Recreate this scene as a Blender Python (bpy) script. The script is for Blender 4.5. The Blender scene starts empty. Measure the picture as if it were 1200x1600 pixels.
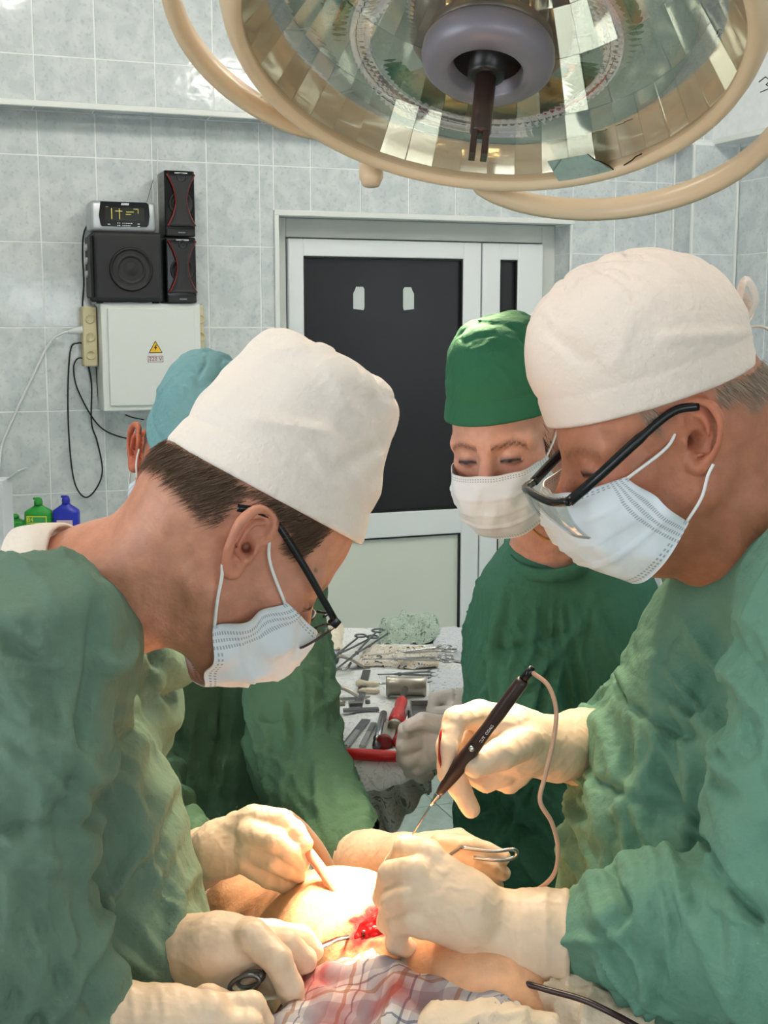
import bpy, bmesh, math, random
import numpy as np
from mathutils import Vector, Matrix

random.seed(7)
rng = np.random.default_rng(7)
R_ = math.radians
scene = bpy.context.scene
col = scene.collection

# ------------------------------------------------------------------ camera
FPX, PITCH, YAW, EYE = 1985.0, R_(8.4), R_(20.5), 1.70
cam_data = bpy.data.cameras.new('camera')
cam = bpy.data.objects.new('camera', cam_data)
col.objects.link(cam)
cam.location = (0, 0, EYE)
cam.rotation_euler = (R_(90) - PITCH, 0, -YAW)
cam_data.sensor_fit = 'VERTICAL'
cam_data.sensor_height = 36.0
cam_data.lens = FPX / 1600.0 * 36.0
cam_data.clip_start = 0.05
scene.camera = cam

# ------------------------------------------------------------------ world, exposure
scene.view_settings.view_transform = 'Standard'
scene.view_settings.look = 'None'
scene.view_settings.gamma = 1.0
scene.view_settings.use_curve_mapping = False
scene.view_settings.exposure = 0.0
w = bpy.data.worlds.new('sky'); scene.world = w; w.use_nodes = True
w.node_tree.nodes['Background'].inputs[0].default_value = (0.75, 0.87, 1.0, 1)
w.node_tree.nodes['Background'].inputs[1].default_value = 1.6

ROOM = dict(x0=-2.2, x1=3.2, y0=-2.6, y1=4.594, z1=3.25)

def area(name, loc, rot, sx, sy, power, color):
    l = bpy.data.lights.new(name, 'AREA'); l.shape = 'RECTANGLE'; l.size = sx; l.size_y = sy
    l.energy = power; l.color = color
    o = bpy.data.objects.new(name, l); col.objects.link(o)
    o.location = loc; o.rotation_euler = rot
    return o
# daylight entering through the windows behind the camera and in the left wall
DAY = (0.90, 0.96, 1.0)
area('daylight_front_window', (-0.75, -2.72, 1.75), (R_(90), 0, 0), 1.5, 1.5, 30, DAY)
area('daylight_front_window_b', (1.55, -2.72, 1.75), (R_(90), 0, 0), 1.5, 1.5, 30, DAY)
area('daylight_left_window', (-2.32, 0.9, 1.75), (R_(90), 0, R_(-90)), 1.8, 1.5, 46, DAY)

# ------------------------------------------------------------------ frames
CT, ST = math.cos(YAW), math.sin(YAW)
cp, sp = math.cos(PITCH), math.sin(PITCH)
def vw(P):
    """viewer-aligned ground frame (right, ahead, up) -> world"""
    P = np.asarray(P, float)
    o = P.copy()
    o[..., 0] = P[..., 0] * CT + P[..., 1] * ST
    o[..., 1] = -P[..., 0] * ST + P[..., 1] * CT
    return o
def Q(px, py, v):
    """where a feature of the photograph stands when it is v metres ahead"""
    a = (px - 600) / FPX; b = (800 - py) / FPX
    d = np.array([a, cp + b * sp, -sp + b * cp])
    return np.array([0, 0, EYE]) + d * (v / d[1])
def pix(Pw):
    """world points -> photograph pixels"""
    P = np.asarray(Pw, float)
    u = P[..., 0] * CT - P[..., 1] * ST; v = P[..., 0] * ST + P[..., 1] * CT; z = P[..., 2] - EYE
    dep = v * cp - z * sp; up = v * sp + z * cp
    return 600 + u / dep * FPX, 800 - up / dep * FPX, dep

# ------------------------------------------------------------------ materials
def lin(c):
    c = np.array(c, float) / 255.0
    return np.where(c <= 0.04045, c / 12.92, ((c + 0.055) / 1.055) ** 2.4)
MATS = {}
def M(name, rgb, rough=0.5, metal=0.0, var=0.0, vscale=20.0, bump=0.0, bscale=80.0, sss=0.0, spec=0.5,
      trans=0.0, emit=0.0, emit_rgb=None, ior=1.45, sheen=0.0, coat=0.0, vcol=False, stretch=None, detail=4.0,
      bump2=0.0, b2scale=20.0, alpha=1.0):
    m = bpy.data.materials.new(name); m.use_nodes = True
    nt = m.node_tree; N = nt.nodes; L = nt.links
    b = N['Principled BSDF']
    c = lin(rgb); b.inputs['Base Color'].default_value = (*c, 1)
    b.inputs['Roughness'].default_value = rough; b.inputs['Metallic'].default_value = metal
    b.inputs['IOR'].default_value = ior; b.inputs['Specular IOR Level'].default_value = spec
    b.inputs['Transmission Weight'].default_value = trans; b.inputs['Alpha'].default_value = alpha
    if sheen: b.inputs['Sheen Weight'].default_value = sheen
    if coat: b.inputs['Coat Weight'].default_value = coat; b.inputs['Coat Roughness'].default_value = 0.08
    if sss:
        b.inputs['Subsurface Weight'].default_value = sss
        b.inputs['Subsurface Radius'].default_value = (0.010, 0.0045, 0.0025); b.inputs['Subsurface Scale'].default_value = 0.25
    if emit:
        ec = lin(emit_rgb or rgb); b.inputs['Emission Color'].default_value = (*ec, 1); b.inputs['Emission Strength'].default_value = emit
    tc = N.new('ShaderNodeTexCoord'); src = tc.outputs['Object']
    if stretch:
        mp = N.new('ShaderNodeMapping'); mp.inputs['Scale'].default_value = stretch; L.new(src, mp.inputs[0]); src = mp.outputs[0]
    base = None
    if vcol:
        a = N.new('ShaderNodeVertexColor'); a.layer_name = 'Col'; base = a.outputs[0]
    if var:
        n = N.new('ShaderNodeTexNoise'); n.inputs['Scale'].default_value = vscale; n.inputs['Detail'].default_value = detail
        L.new(src, n.inputs['Vector'])
        mr = N.new('ShaderNodeMapRange'); mr.inputs['From Min'].default_value = 0.3; mr.inputs['From Max'].default_value = 0.7
        mr.inputs['To Min'].default_value = 1 - var; mr.inputs['To Max'].default_value = 1 + var; L.new(n.outputs[0], mr.inputs[0])
        mx = N.new('ShaderNodeVectorMath'); mx.operation = 'SCALE'
        if base: L.new(base, mx.inputs[0])
        else: mx.inputs[0].default_value = c
        L.new(mr.outputs[0], mx.inputs['Scale']); base = mx.outputs[0]
    if base: L.new(base, b.inputs['Base Color'])
    if bump or bump2:
        prev = None
        for amt, sc, det in ((bump, bscale, 5.0), (bump2, b2scale, 3.0)):
            if not amt: continue
            n = N.new('ShaderNodeTexNoise'); n.inputs['Scale'].default_value = sc; n.inputs['Detail'].default_value = det
            L.new(src, n.inputs['Vector'])
            bp = N.new('ShaderNodeBump'); bp.inputs['Strength'].default_value = 1.0; bp.inputs['Distance'].default_value = amt
            L.new(n.outputs[0], bp.inputs['Height'])
            if prev: L.new(prev, bp.inputs['Normal'])
            prev = bp.outputs[0]
        L.new(prev, b.inputs['Normal'])
    MATS[name] = m
    return m

# ------------------------------------------------------------------ object helpers
def root_loc(o):
    p = np.zeros(3)
    while o is not None:
        p += np.array(o.location); o = o.parent
    return p
def tag(o, label, cat, group=None):
    o['label'] = label; o['category'] = cat
    if group: o['group'] = group
    return o
def thing(name, label, cat, loc, group=None, view=True):
    o = bpy.data.objects.new(name, None); col.objects.link(o)
    o.empty_display_size = 0.05
    o.location = vw(loc) if view else loc
    return tag(o, label, cat, group)
def mesh_data(name, V, F, mat, smooth=True, colors=None, uv=None):
    me = bpy.data.meshes.new(name)
    V = np.asarray(V, np.float32)
    if isinstance(F, np.ndarray):
        n, k = F.shape
        me.vertices.add(len(V)); me.vertices.foreach_set('co', V.ravel())
        me.loops.add(n * k); me.loops.foreach_set('vertex_index', F.astype(np.int32).ravel())
        me.polygons.add(n); me.polygons.foreach_set('loop_start', np.arange(0, n * k, k, dtype=np.int32))
        me.update(calc_edges=True)
    else:
        me.from_pydata([tuple(map(float, v)) for v in V], [], F); me.update()
    if smooth: me.polygons.foreach_set('use_smooth', [True] * len(me.polygons))
    if mat: me.materials.append(MATS[mat] if isinstance(mat, str) else mat)
    if colors is not None:
        a = me.color_attributes.new('Col', 'FLOAT_COLOR', 'POINT')
        cc = np.ones((len(V), 4), np.float32); cc[:, :3] = colors; a.data.foreach_set('color', cc.ravel())
    if uv is not None:
        l = me.uv_layers.new(name='UVMap')
        vi = np.empty(len(me.loops), np.int32); me.loops.foreach_get('vertex_index', vi)
        l.data.foreach_set('uv', np.asarray(uv, np.float32)[vi].ravel())
    return me
def mk(name, V, F, mat, parent=None, smooth=True, view=True, colors=None, uv=None, kind=None, label=None):
    """one mesh object; V in the viewer-aligned frame (view) or in world axes"""
    V = vw(V) if view else np.asarray(V, float)
    if parent is not None: org = root_loc(parent); loc = np.zeros(3)
    else:
        lo, hi = V.min(0), V.max(0); org = np.array([(lo[0] + hi[0]) / 2, (lo[1] + hi[1]) / 2, lo[2]]); loc = org
    o = bpy.data.objects.new(name, mesh_data(name, V - org, F, mat, smooth, colors, uv))
    col.objects.link(o); o.location = loc
    if parent is not None: o.parent = parent
    if kind: o['kind'] = kind
    if label: o['label'] = label
    return o
def bm_arrays(bm):
    bm.verts.ensure_lookup_table(); bm.verts.index_update()
    V = np.array([v.co[:] for v in bm.verts]); F = [[v.index for v in f.verts] for f in bm.faces]
    bm.free(); return V, F
def join(*parts):
    Vs, Fs, k = [], [], 0
    for V, F in parts:
        Vs.append(np.asarray(V, float)); Fs += [[int(i) + k for i in f] for f in F]; k += len(V)
    return np.concatenate(Vs), Fs
def box(c, h, bev=0.0, R=None, seg=2):
    """box centre c, half sizes h, bevel, rotation columns R"""
    bm = bmesh.new(); bmesh.ops.create_cube(bm, size=2.0)
    for v in bm.verts: v.co = Vector((v.co.x * h[0], v.co.y * h[1], v.co.z * h[2]))
    if bev > 0: bmesh.ops.bevel(bm, geom=bm.edges[:], offset=bev, segments=seg, affect='EDGES', profile=0.5)
    V, F = bm_arrays(bm)
    if R is not None: V = V @ np.asarray(R).T
    return V + np.asarray(c, float), F
def box2(lo, hi, bev=0.0, seg=2):
    lo = np.array(lo, float); hi = np.array(hi, float)
    return box((lo + hi) / 2, (hi - lo) / 2, bev, None, seg)
def frame_of(d, upv=(0, 0, 1)):
    d = np.asarray(d, float); d = d / np.linalg.norm(d); u = np.asarray(upv, float)
    if abs(d @ u) > 0.98: u = np.array([1.0, 0, 0])
    x = np.cross(u, d); x /= np.linalg.norm(x); y = np.cross(d, x)
    return np.stack([x, y, d], 1)
def spline(pts, n=8):
    """Catmull-Rom through points of any dimension"""
    P = [np.asarray(p, float) for p in pts]
    if len(P) < 3: return np.array([P[0] + (P[-1] - P[0]) * t for t in np.linspace(0, 1, n + 1)])
    P = [2 * P[0] - P[1]] + P + [2 * P[-1] - P[-2]]
    out = []
    for i in range(1, len(P) - 2):
        for t in np.linspace(0, 1, n, endpoint=False):
            a, b, c, d = P[i - 1:i + 3]
            out.append(0.5 * (2 * b + (c - a) * t + (2 * a - 5 * b + 4 * c - d) * t * t + (3 * b - a - 3 * c + d) * t ** 3))
    out.append(P[-2]); return np.array(out)
def tube(pts, r, seg=8, closed=False, flat=1.0):
    """swept tube; r scalar or list; flat squashes one cross axis"""
    P = np.asarray(pts, float); n = len(P)
    r = np.full(n, r) if np.isscalar(r) else np.asarray(r, float)
    V, F = [], []
    up = np.array([0, 0, 1.0]); prevx = None
    for i in range(n):
        d = P[(i + 1) % n] - P[i - 1] if closed else P[min(i + 1, n - 1)] - P[max(i - 1, 0)]
        d = d / (np.linalg.norm(d) + 1e-12)
        if prevx is None: x = frame_of(d)[:, 0]
        else:
            x = prevx - d * (prevx @ d); x /= np.linalg.norm(x) + 1e-12
        y = np.cross(d, x); prevx = x
        for k in range(seg):
            a = 2 * math.pi * k / seg
            V.append(P[i] + r[i] * (math.cos(a) * x + math.sin(a) * y * flat))
    m = n if closed else n - 1
    for i in range(m):
        j = (i + 1) % n
        for k in range(seg):
            l = (k + 1) % seg
            F.append([i * seg + k, i * seg + l, j * seg + l, j * seg + k])
    if not closed:
        F.append(list(range(seg))[::-1]); F.append([(n - 1) * seg + k for k in range(seg)])
    return np.array(V), F
def lathe(prof, c, axis, seg=32, closed=False, ends=True):
    """profile of (radius, height) turned about axis through c"""
    R = frame_of(axis); V, F = [], []
    n = len(prof)
    for r, h in prof:
        for k in range(seg):
            a = 2 * math.pi * k / seg
            V.append(np.asarray(c) + R @ np.array([r * math.cos(a), r * math.sin(a), h]))
    for i in range(n if closed else n - 1):
        j = (i + 1) % n
        for k in range(seg):
            l = (k + 1) % seg
            F.append([i * seg + k, i * seg + l, j * seg + l, j * seg + k])
    if ends and not closed:
        F.append(list(range(seg))[::-1]); F.append([(n - 1) * seg + k for k in range(seg)])
    return np.array(V), F
def torus(c, axis, R0, r, seg=24, s2=8, sx=1.0, Rm=None):
    Rm = frame_of(axis) if Rm is None else Rm
    pts = [np.asarray(c) + Rm @ np.array([R0 * sx * math.cos(a), R0 * math.sin(a), 0]) for a in np.linspace(0, 2 * math.pi, seg, endpoint=False)]
    return tube(pts, r, s2, closed=True)
def prism(poly, c, R, t):
    """outline (x,y) extruded to thickness t along R's third axis, centred on c"""
    n = len(poly); R = np.asarray(R)
    V = [np.asarray(c) + R @ np.array([x, y, -t / 2]) for x, y in poly] + [np.asarray(c) + R @ np.array([x, y, t / 2]) for x, y in poly]
    F = [list(range(n))[::-1], list(range(n, 2 * n))] + [[i, (i + 1) % n, n + (i + 1) % n, n + i] for i in range(n)]
    return np.array(V), F
def sheet(G, thick=0.0):
    """grid of points (n,m,3) -> mesh; thick gives it a back side"""
    n, m, _ = G.shape; V = G.reshape(-1, 3)
    F = [[i * m + j, i * m + j + 1, (i + 1) * m + j + 1, (i + 1) * m + j] for i in range(n - 1) for j in range(m - 1)]
    if not thick: return V, F
    du = np.gradient(G, axis=0); dv = np.gradient(G, axis=1); nn = np.cross(du, dv); nn /= np.linalg.norm(nn, axis=2, keepdims=True) + 1e-12
    B = (G - nn * thick).reshape(-1, 3); k = n * m
    F2 = [[k + i for i in f[::-1]] for f in F]
    edge = [i * m for i in range(n)] ; rim = [(i, 0) for i in range(n)] + [(n - 1, j) for j in range(1, m)] + [(i, m - 1) for i in range(n - 2, -1, -1)] + [(0, j) for j in range(m - 2, 0, -1)]
    ids = [i * m + j for i, j in rim]
    S = [[ids[a], k + ids[a], k + ids[(a + 1) % len(ids)], ids[(a + 1) % len(ids)]] for a in range(len(ids))]
    return np.concatenate([V, B]), F + F2 + S
def text_mesh(s, size):
    cu = bpy.data.curves.new('t', 'FONT'); cu.body = s; cu.size = size; cu.align_x = 'CENTER'; cu.align_y = 'CENTER'; cu.extrude = 0.0004; cu.resolution_u = 3
    o = bpy.data.objects.new('t', cu); col.objects.link(o)
    dg = bpy.context.evaluated_depsgraph_get(); dg.update()
    me = o.evaluated_get(dg).to_mesh()
    V = np.array([v.co[:] for v in me.vertices]); F = [list(p.vertices) for p in me.polygons]
    o.evaluated_get(dg).to_mesh_clear(); bpy.data.objects.remove(o); bpy.data.curves.remove(cu)
    return V, F
def place(VF, c, R):
    return VF[0] @ np.asarray(R).T + np.asarray(c), VF[1]

# ------------------------------------------------------------------ implicit surfaces
def nrm(P): return np.sqrt(np.einsum('ij,ij->i', P, P))
def smin(a, b, k):
    h = np.maximum(k - np.abs(a - b), 0) / k
    return np.minimum(a, b) - h * h * k * 0.25
def smax(a, b, k): return -smin(-a, -b, k)
def sph(P, c, r): return nrm(P - np.asarray(c, np.float32)) - r
def cap(P, a, b, ra, rb):
    a = np.asarray(a, np.float32); ab = np.asarray(b, np.float32) - a
    q = P - a
    t = np.clip(q @ ab / max(float(ab @ ab), 1e-12), 0, 1)
    return nrm(q - t[:, None] * ab) - (ra + (rb - ra) * t)
def chain(P, pts, k=0.0):
    """pts: list of (x,y,z,r)"""
    d = None
    for a, b in zip(pts[:-1], pts[1:]):
        e = cap(P, a[:3], b[:3], a[3], b[3])
        d = e if d is None else (smin(d, e, k) if k else np.minimum(d, e))
    return d
def ell(P, c, r, R=None):
    q = P - np.asarray(c, np.float32)
    if R is not None: q = q @ np.asarray(R, np.float32)
    r = np.asarray(r, np.float32)
    k0 = nrm(q / r); k1 = nrm(q / (r * r))
    return k0 * (k0 - 1) / np.maximum(k1, 1e-6)
def noise3(P, lam, seed, n=5):
    """smooth pseudo noise in about -1..1, wavelength lam (scalar or per axis)"""
    g = np.random.default_rng(seed)
    q = P / np.asarray(lam, np.float32); s = np.zeros(len(P), np.float32)
    for i in range(n):
        d = g.normal(size=3); d /= np.linalg.norm(d); d2 = g.normal(size=3)
        s += np.sin(6.283 * (q @ d.astype(np.float32)) * g.uniform(.6, 1.3) + g.uniform(0, 6.28) + 1.3 * np.sin(3.1 * (q @ d2.astype(np.float32)) + g.uniform(0, 6.28)))
    return s / n ** 0.5 / 1.2
def wrinkle(P, lam, seed, sharp=2.0):
    """ridged folds"""
    return (1 - np.minimum(np.abs(noise3(P, lam, seed, 3)), 1)) ** sharp - 0.35
def polygonize(f, lo, hi, h):
    lo = np.asarray(lo, np.float32); hi = np.asarray(hi, np.float32); B = 8
    nb = np.maximum(np.ceil((hi - lo) / (h * B)).astype(int), 1); n = nb * B
    bc = np.stack(np.meshgrid(*[np.arange(k) for k in nb], indexing='ij'), -1).reshape(-1, 3)
    cc = (lo + (bc * B + (B - 1) / 2) * h).astype(np.float32)
    d = f(cc)
    act = np.abs(d) < h * B * 1.35
    val = np.repeat(np.repeat(np.repeat(np.where(d < 0, -1., 1.).astype(np.float32).reshape(nb), B, 0), B, 1), B, 2)
    off = np.stack(np.meshgrid(*[np.arange(B)] * 3, indexing='ij'), -1).reshape(-1, 3)
    A = bc[act] * B
    for s in range(0, len(A), 600):
        ij = (A[s:s + 600, None, :] + off[None]).reshape(-1, 3)
        val[ij[:, 0], ij[:, 1], ij[:, 2]] = f((lo + ij * h).astype(np.float32))
    S = val < 0
    cnt = np.zeros(tuple(n - 1), np.int8)
    for i in (0, 1):
        for j in (0, 1):
            for k in (0, 1): cnt += S[i:n[0] - 1 + i, j:n[1] - 1 + j, k:n[2] - 1 + k]
    C = np.argwhere((cnt > 0) & (cnt < 8))
    idx = -np.ones(tuple(n - 1), np.int32); idx[C[:, 0], C[:, 1], C[:, 2]] = np.arange(len(C))
    acc = np.zeros((len(C), 3)); num = np.zeros(len(C))
    for ax in range(3):
        o1, o2 = [a for a in range(3) if a != ax]
        for i in (0, 1):
            for j in (0, 1):
                a = C.copy(); a[:, o1] += i; a[:, o2] += j; b = a.copy(); b[:, ax] += 1
                va = val[a[:, 0], a[:, 1], a[:, 2]]; vb = val[b[:, 0], b[:, 1], b[:, 2]]
                m = (va < 0) != (vb < 0)
                t = np.where(m, va / np.where(m, va - vb, 1), 0)
                p = a.astype(float); p[:, ax] += t
                acc[m] += p[m]; num[m] += 1
    V = lo + acc / np.maximum(num, 1)[:, None] * h
    Fs = []
    for ax in range(3):
        o1, o2 = (ax + 1) % 3, (ax + 2) % 3
        sl = [slice(1, n[k] - 1) for k in range(3)]; sl[ax] = slice(0, n[ax] - 1)
        sh = list(sl); sh[ax] = slice(1, n[ax])
        s0 = S[tuple(sl)]; s1 = S[tuple(sh)]
        E = np.argwhere(s0 != s1); neg = s0[E[:, 0], E[:, 1], E[:, 2]]
        E = E + np.array([sl[k].start for k in range(3)])
        q = []
        for i, j in ((-1, -1), (0, -1), (0, 0), (-1, 0)):
            c = E.copy(); c[:, o1] += i; c[:, o2] += j; q.append(idx[c[:, 0], c[:, 1], c[:, 2]])
        q = np.stack(q, 1); q[~neg] = q[~neg][:, ::-1]
        Fs.append(q[(q >= 0).all(1)])
    return V, np.concatenate(Fs)
def relax(V, F, it=1, lam=0.5):
    for _ in range(it):
        acc = np.zeros_like(V); num = np.zeros(len(V))
        for k in range(4):
            a, b = F[:, k], F[:, (k + 1) % 4]
            for d in range(3): acc[:, d] += np.bincount(a, V[b, d], len(V)) + np.bincount(b, V[a, d], len(V))
            num += np.bincount(a, minlength=len(V)) + np.bincount(b, minlength=len(V))
        V = V + lam * (acc / np.maximum(num, 1)[:, None] - V)
    return V
# ------------------------------------------------------------------ materials of the place
def tile_mat(name, c1, c2, rough):
    m = M(name, c1, rough=rough, coat=0.3)
    nt = m.node_tree; N = nt.nodes; L = nt.links; b = N['Principled BSDF']
    tc = N.new('ShaderNodeTexCoord'); oi = N.new('ShaderNodeObjectInfo')
    mp = N.new('ShaderNodeMapping'); L.new(tc.outputs['Object'], mp.inputs[0])
    cx = N.new('ShaderNodeCombineXYZ')
    mm = N.new('ShaderNodeMath'); mm.operation = 'MULTIPLY'; mm.inputs[1].default_value = 40; L.new(oi.outputs['Random'], mm.inputs[0])
    L.new(mm.outputs[0], cx.inputs[0]); L.new(mm.outputs[0], cx.inputs[2]); L.new(cx.outputs[0], mp.inputs['Location'])
    n1 = N.new('ShaderNodeTexNoise'); n1.inputs['Scale'].default_value = 14; n1.inputs['Detail'].default_value = 8; n1.inputs['Distortion'].default_value = 0.6; L.new(mp.outputs[0], n1.inputs['Vector'])
    cr = N.new('ShaderNodeValToRGB'); cr.color_ramp.elements[0].position = 0.42; cr.color_ramp.elements[1].position = 0.6
    cr.color_ramp.elements[0].color = (*lin(c2), 1); cr.color_ramp.elements[1].color = (*lin(c1), 1)
    L.new(n1.outputs[0], cr.inputs[0])
    n2 = N.new('ShaderNodeTexNoise'); n2.inputs['Scale'].default_value = 75; n2.inputs['Detail'].default_value = 4; L.new(mp.outputs[0], n2.inputs['Vector'])
    cr2 = N.new('ShaderNodeValToRGB'); cr2.color_ramp.elements[0].position = 0.3; cr2.color_ramp.elements[1].position = 0.45
    cr2.color_ramp.elements[0].color = (.66, .68, .70, 1); cr2.color_ramp.elements[1].color = (1, 1, 1, 1); L.new(n2.outputs[0], cr2.inputs[0])
    mx = N.new('ShaderNodeMix'); mx.data_type = 'RGBA'; mx.blend_type = 'MULTIPLY'; mx.inputs['Factor'].default_value = 0.5
    L.new(cr.outputs[0], mx.inputs['A']); L.new(cr2.outputs[0], mx.inputs['B']); L.new(mx.outputs['Result'], b.inputs['Base Color'])
    bp = N.new('ShaderNodeBump'); bp.inputs['Distance'].default_value = 0.0006; bp.inputs['Strength'].default_value = 1
    n3 = N.new('ShaderNodeTexNoise'); n3.inputs['Scale'].default_value = 22; n3.inputs['Detail'].default_value = 2; L.new(mp.outputs[0], n3.inputs['Vector'])
    L.new(n3.outputs[0], bp.inputs['Height']); L.new(bp.outputs[0], b.inputs['Normal']); L.new(bp.outputs[0], b.inputs['Coat Normal'])
    return m
tile_mat('wall_tile', (218, 223, 223), (202, 209, 211), 0.10)
tile_mat('floor_tile', (178, 198, 190), (164, 186, 177), 0.3)
M('grout', (240, 242, 242), 0.8, var=0.04, vscale=30)
M('floor_grout', (120, 140, 134), 0.9)
M('white_trim', (232, 234, 230), 0.35)
M('white_paint', (235, 235, 230), 0.7, var=0.02, vscale=6)
M('pvc', (242, 245, 246), 0.25)
M('pvc_aged', (214, 216, 210), 0.45, var=0.05, vscale=8)
M('dark_glass', (40, 40, 43), 0.2, spec=0.45, var=0.06, vscale=4)
M('gasket', (20, 20, 22), 0.6)
M('frosted_panel', (230, 234, 222), 0.4, var=0.015, vscale=3)
M('pale_patch', (206, 214, 212), 0.6)
M('tube_light', (255, 250, 240), 0.5, emit=28.0)
M('tube_light_added', (255, 250, 240), 0.5, emit=40.0)  # stronger tubes of the lights added for the back wall
M('fixture_white', (235, 236, 236), 0.4)
gm = M('window_glass', (235, 245, 250), 0.02)
_nt = gm.node_tree; _tr = _nt.nodes.new('ShaderNodeBsdfTransparent'); _mx = _nt.nodes.new('ShaderNodeMixShader'); _fr = _nt.nodes.new('ShaderNodeFresnel')
_nt.links.new(_fr.outputs[0], _mx.inputs[0]); _nt.links.new(_tr.outputs[0], _mx.inputs[1]); _gl = _nt.nodes.new('ShaderNodeBsdfGlossy'); _gl.inputs['Roughness'].default_value = 0.02
_nt.links.new(_gl.outputs[0], _mx.inputs[2]); _nt.links.new(_mx.outputs[0], _nt.nodes['Material Output'].inputs[0])

# ------------------------------------------------------------------ the room
def struct(name, VF, mat, view=False):
    V, F = VF
    o = mk(name, V, F, mat, None, smooth=False, view=view)
    o['kind'] = 'structure'; return o
X0, X1, Y0, Y1, Z1 = ROOM['x0'], ROOM['x1'], ROOM['y0'], ROOM['y1'], ROOM['z1']
LEDGE, YU = 2.42, 4.480
ND0, ND1, NTOP = 1.30, 2.515, 2.10        # the door niche
floor = struct('floor', box2((X0 - .2, Y0 - .2, -0.12), (X1 + .2, Y1 + .3, -0.004)), 'floor_grout')
ceiling = struct('ceiling', box2((X0 - .2, Y0 - .2, Z1), (X1 + .2, Y1 + .3, Z1 + .1)), 'white_paint')
wall_back = struct('wall_back', join(
    box2((X0 - .2, Y1, 0), (ND0, Y1 + .3, LEDGE)), box2((ND0, Y1, NTOP), (ND1, Y1 + .3, LEDGE)),
    box2((ND1, Y1, 0), (X1 + .2, Y1 + .3, LEDGE)), box2((X0 - .2, YU, LEDGE), (X1 + .2, Y1 + .3, Z1)),
    box2((ND0, Y1 + .2, 0), (ND1, Y1 + .3, NTOP)), box2((2.987, 4.456, 0), (X1 + .05, Y1 + .01, LEDGE))), 'grout')
wall_right = struct('wall_right', join(box2((X1 + .004, Y0 - .2, 0), (X1 + .2, Y1, LEDGE)),
    box2((X1 - .11, Y0 - .2, LEDGE), (X1 + .2, YU, Z1))), 'grout')
# left wall and the wall behind the camera, each with windows
wall_left = struct('wall_left', join(box2((X0 - .2, Y0 - .2, 0), (X0, 0.0, Z1)), box2((X0 - .2, 1.8, 0), (X0, Y1, Z1)),
    box2((X0 - .2, 0, 0), (X0, 1.8, 1.0)), box2((X0 - .2, 0, 2.5), (X0, 1.8, Z1))), 'white_paint')
wall_front = struct('wall_front', join(box2((X0, Y0 - .2, 0), (-1.5, Y0, Z1)), box2((0, Y0 - .2, 0), (.8, Y0, Z1)), box2((2.3, Y0 - .2, 0), (X1, Y0, Z1)),
    box2((-1.5, Y0 - .2, 0), (0, Y0, 1.0)), box2((.8, Y0 - .2, 0), (2.3, Y0, 1.0)), box2((-1.5, Y0 - .2, 2.5), (0, Y0, Z1)), box2((.8, Y0 - .2, 2.5), (2.3, Y0, Z1))), 'white_paint')
def window(n, a, b, axis, at):
    def bx(lo, hi, d0, d1, z0, z1):
        return box2((lo, at + d0, z0), (hi, at + d1, z1)) if axis == 'x' else box2((at + d0, lo, z0), (at + d1, hi, z1))
    m = (a + b) / 2
    o = struct('window_%d' % n, join(bx(a, b, -.1, -.04, 1.0, 1.06), bx(a, b, -.1, -.04, 2.44, 2.5), bx(a, a + .06, -.1, -.04, 1.06, 2.44),
        bx(b - .06, b, -.1, -.04, 1.06, 2.44), bx(m - .04, m + .04, -.1, -.04, 1.06, 2.44)), 'pvc')
    for p, q in ((a + .06, m - .04), (m + .04, b - .06)):
        V, F = bx(p, q, -.075, -.065, 1.06, 2.44)
        mk('pane', V, F, 'window_glass', o, smooth=False, view=False)
window(1, -1.5, 0.0, 'x', Y0); window(2, .8, 2.3, 'x', Y0); window(3, 0, 1.8, 'y', X0)

# tiles: each visible one is an object of its own
TILE_MESH = {}
def tile_mesh(w_, h_, mat):
    k = (round(w_, 3), round(h_, 3), mat)
    if k not in TILE_MESH:
        V, F = box((0, 0, 0), (w_ / 2, 0.003, h_ / 2), 0.0008, None, 1)
        TILE_MESH[k] = mesh_data('tile', V, F, mat, smooth=False)
    return TILE_MESH[k]
NT = [0]
def lay(parent, rects, to_world, rot, mat, gap=0.0045, limit=300):
    """rects (a0,a1,b0,b1) on a plane; to_world(a,b) -> centre point; far or unseen ones become one piece"""
    rest = []; pl = root_loc(parent); cand = []
    for a0, a1, b0, b1 in rects:
        w_, h_ = a1 - a0 - gap, b1 - b0 - gap
        if w_ < 0.012 or h_ < 0.012: continue
        c = np.array(to_world((a0 + a1) / 2, (b0 + b1) / 2)); x, y, d = pix(c)
        seen = d > 0.3 and -90 < x < 1290 and -140 < y < 1740
        cand.append((seen, c, w_, h_, d))
    cand.sort(key=lambda t: (not t[0], t[4])); used = 0
    for seen, c, w_, h_, d in cand:
        if seen and used < limit:
            used += 1
            o = bpy.data.objects.new('tile', tile_mesh(w_, h_, mat)); col.objects.link(o)
            o.parent = parent; o.location = c - pl; o.rotation_euler = rot
            j = 0.0022
            o.rotation_euler = (rot[0] + random.uniform(-j, j), rot[1], rot[2] + random.uniform(-j, j))
        else:
            V, F = box((0, 0, 0), (w_ / 2, 0.003, h_ / 2)); Rm = np.array(Matrix.Rotation(rot[2], 3, 'Z') @ Matrix.Rotation(rot[0], 3, 'X'))
            rest.append((V @ Rm.T + c, F))
    if rest:
        V, F = join(*rest); mk('tile_field', V, F, mat, parent, smooth=False, view=False, kind='stuff')
def grid(xs, zs, reg):
    out = []
    for a, b in zip(xs[:-1], xs[1:]):
        for c, d in zip(zs[:-1], zs[1:]):
            p, q, r, s = max(a, reg[0]), min(b, reg[1]), max(c, reg[2]), min(d, reg[3])
            if q - p > .004 and s - r > .004: out.append((p, q, r, s))
    return out
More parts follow.
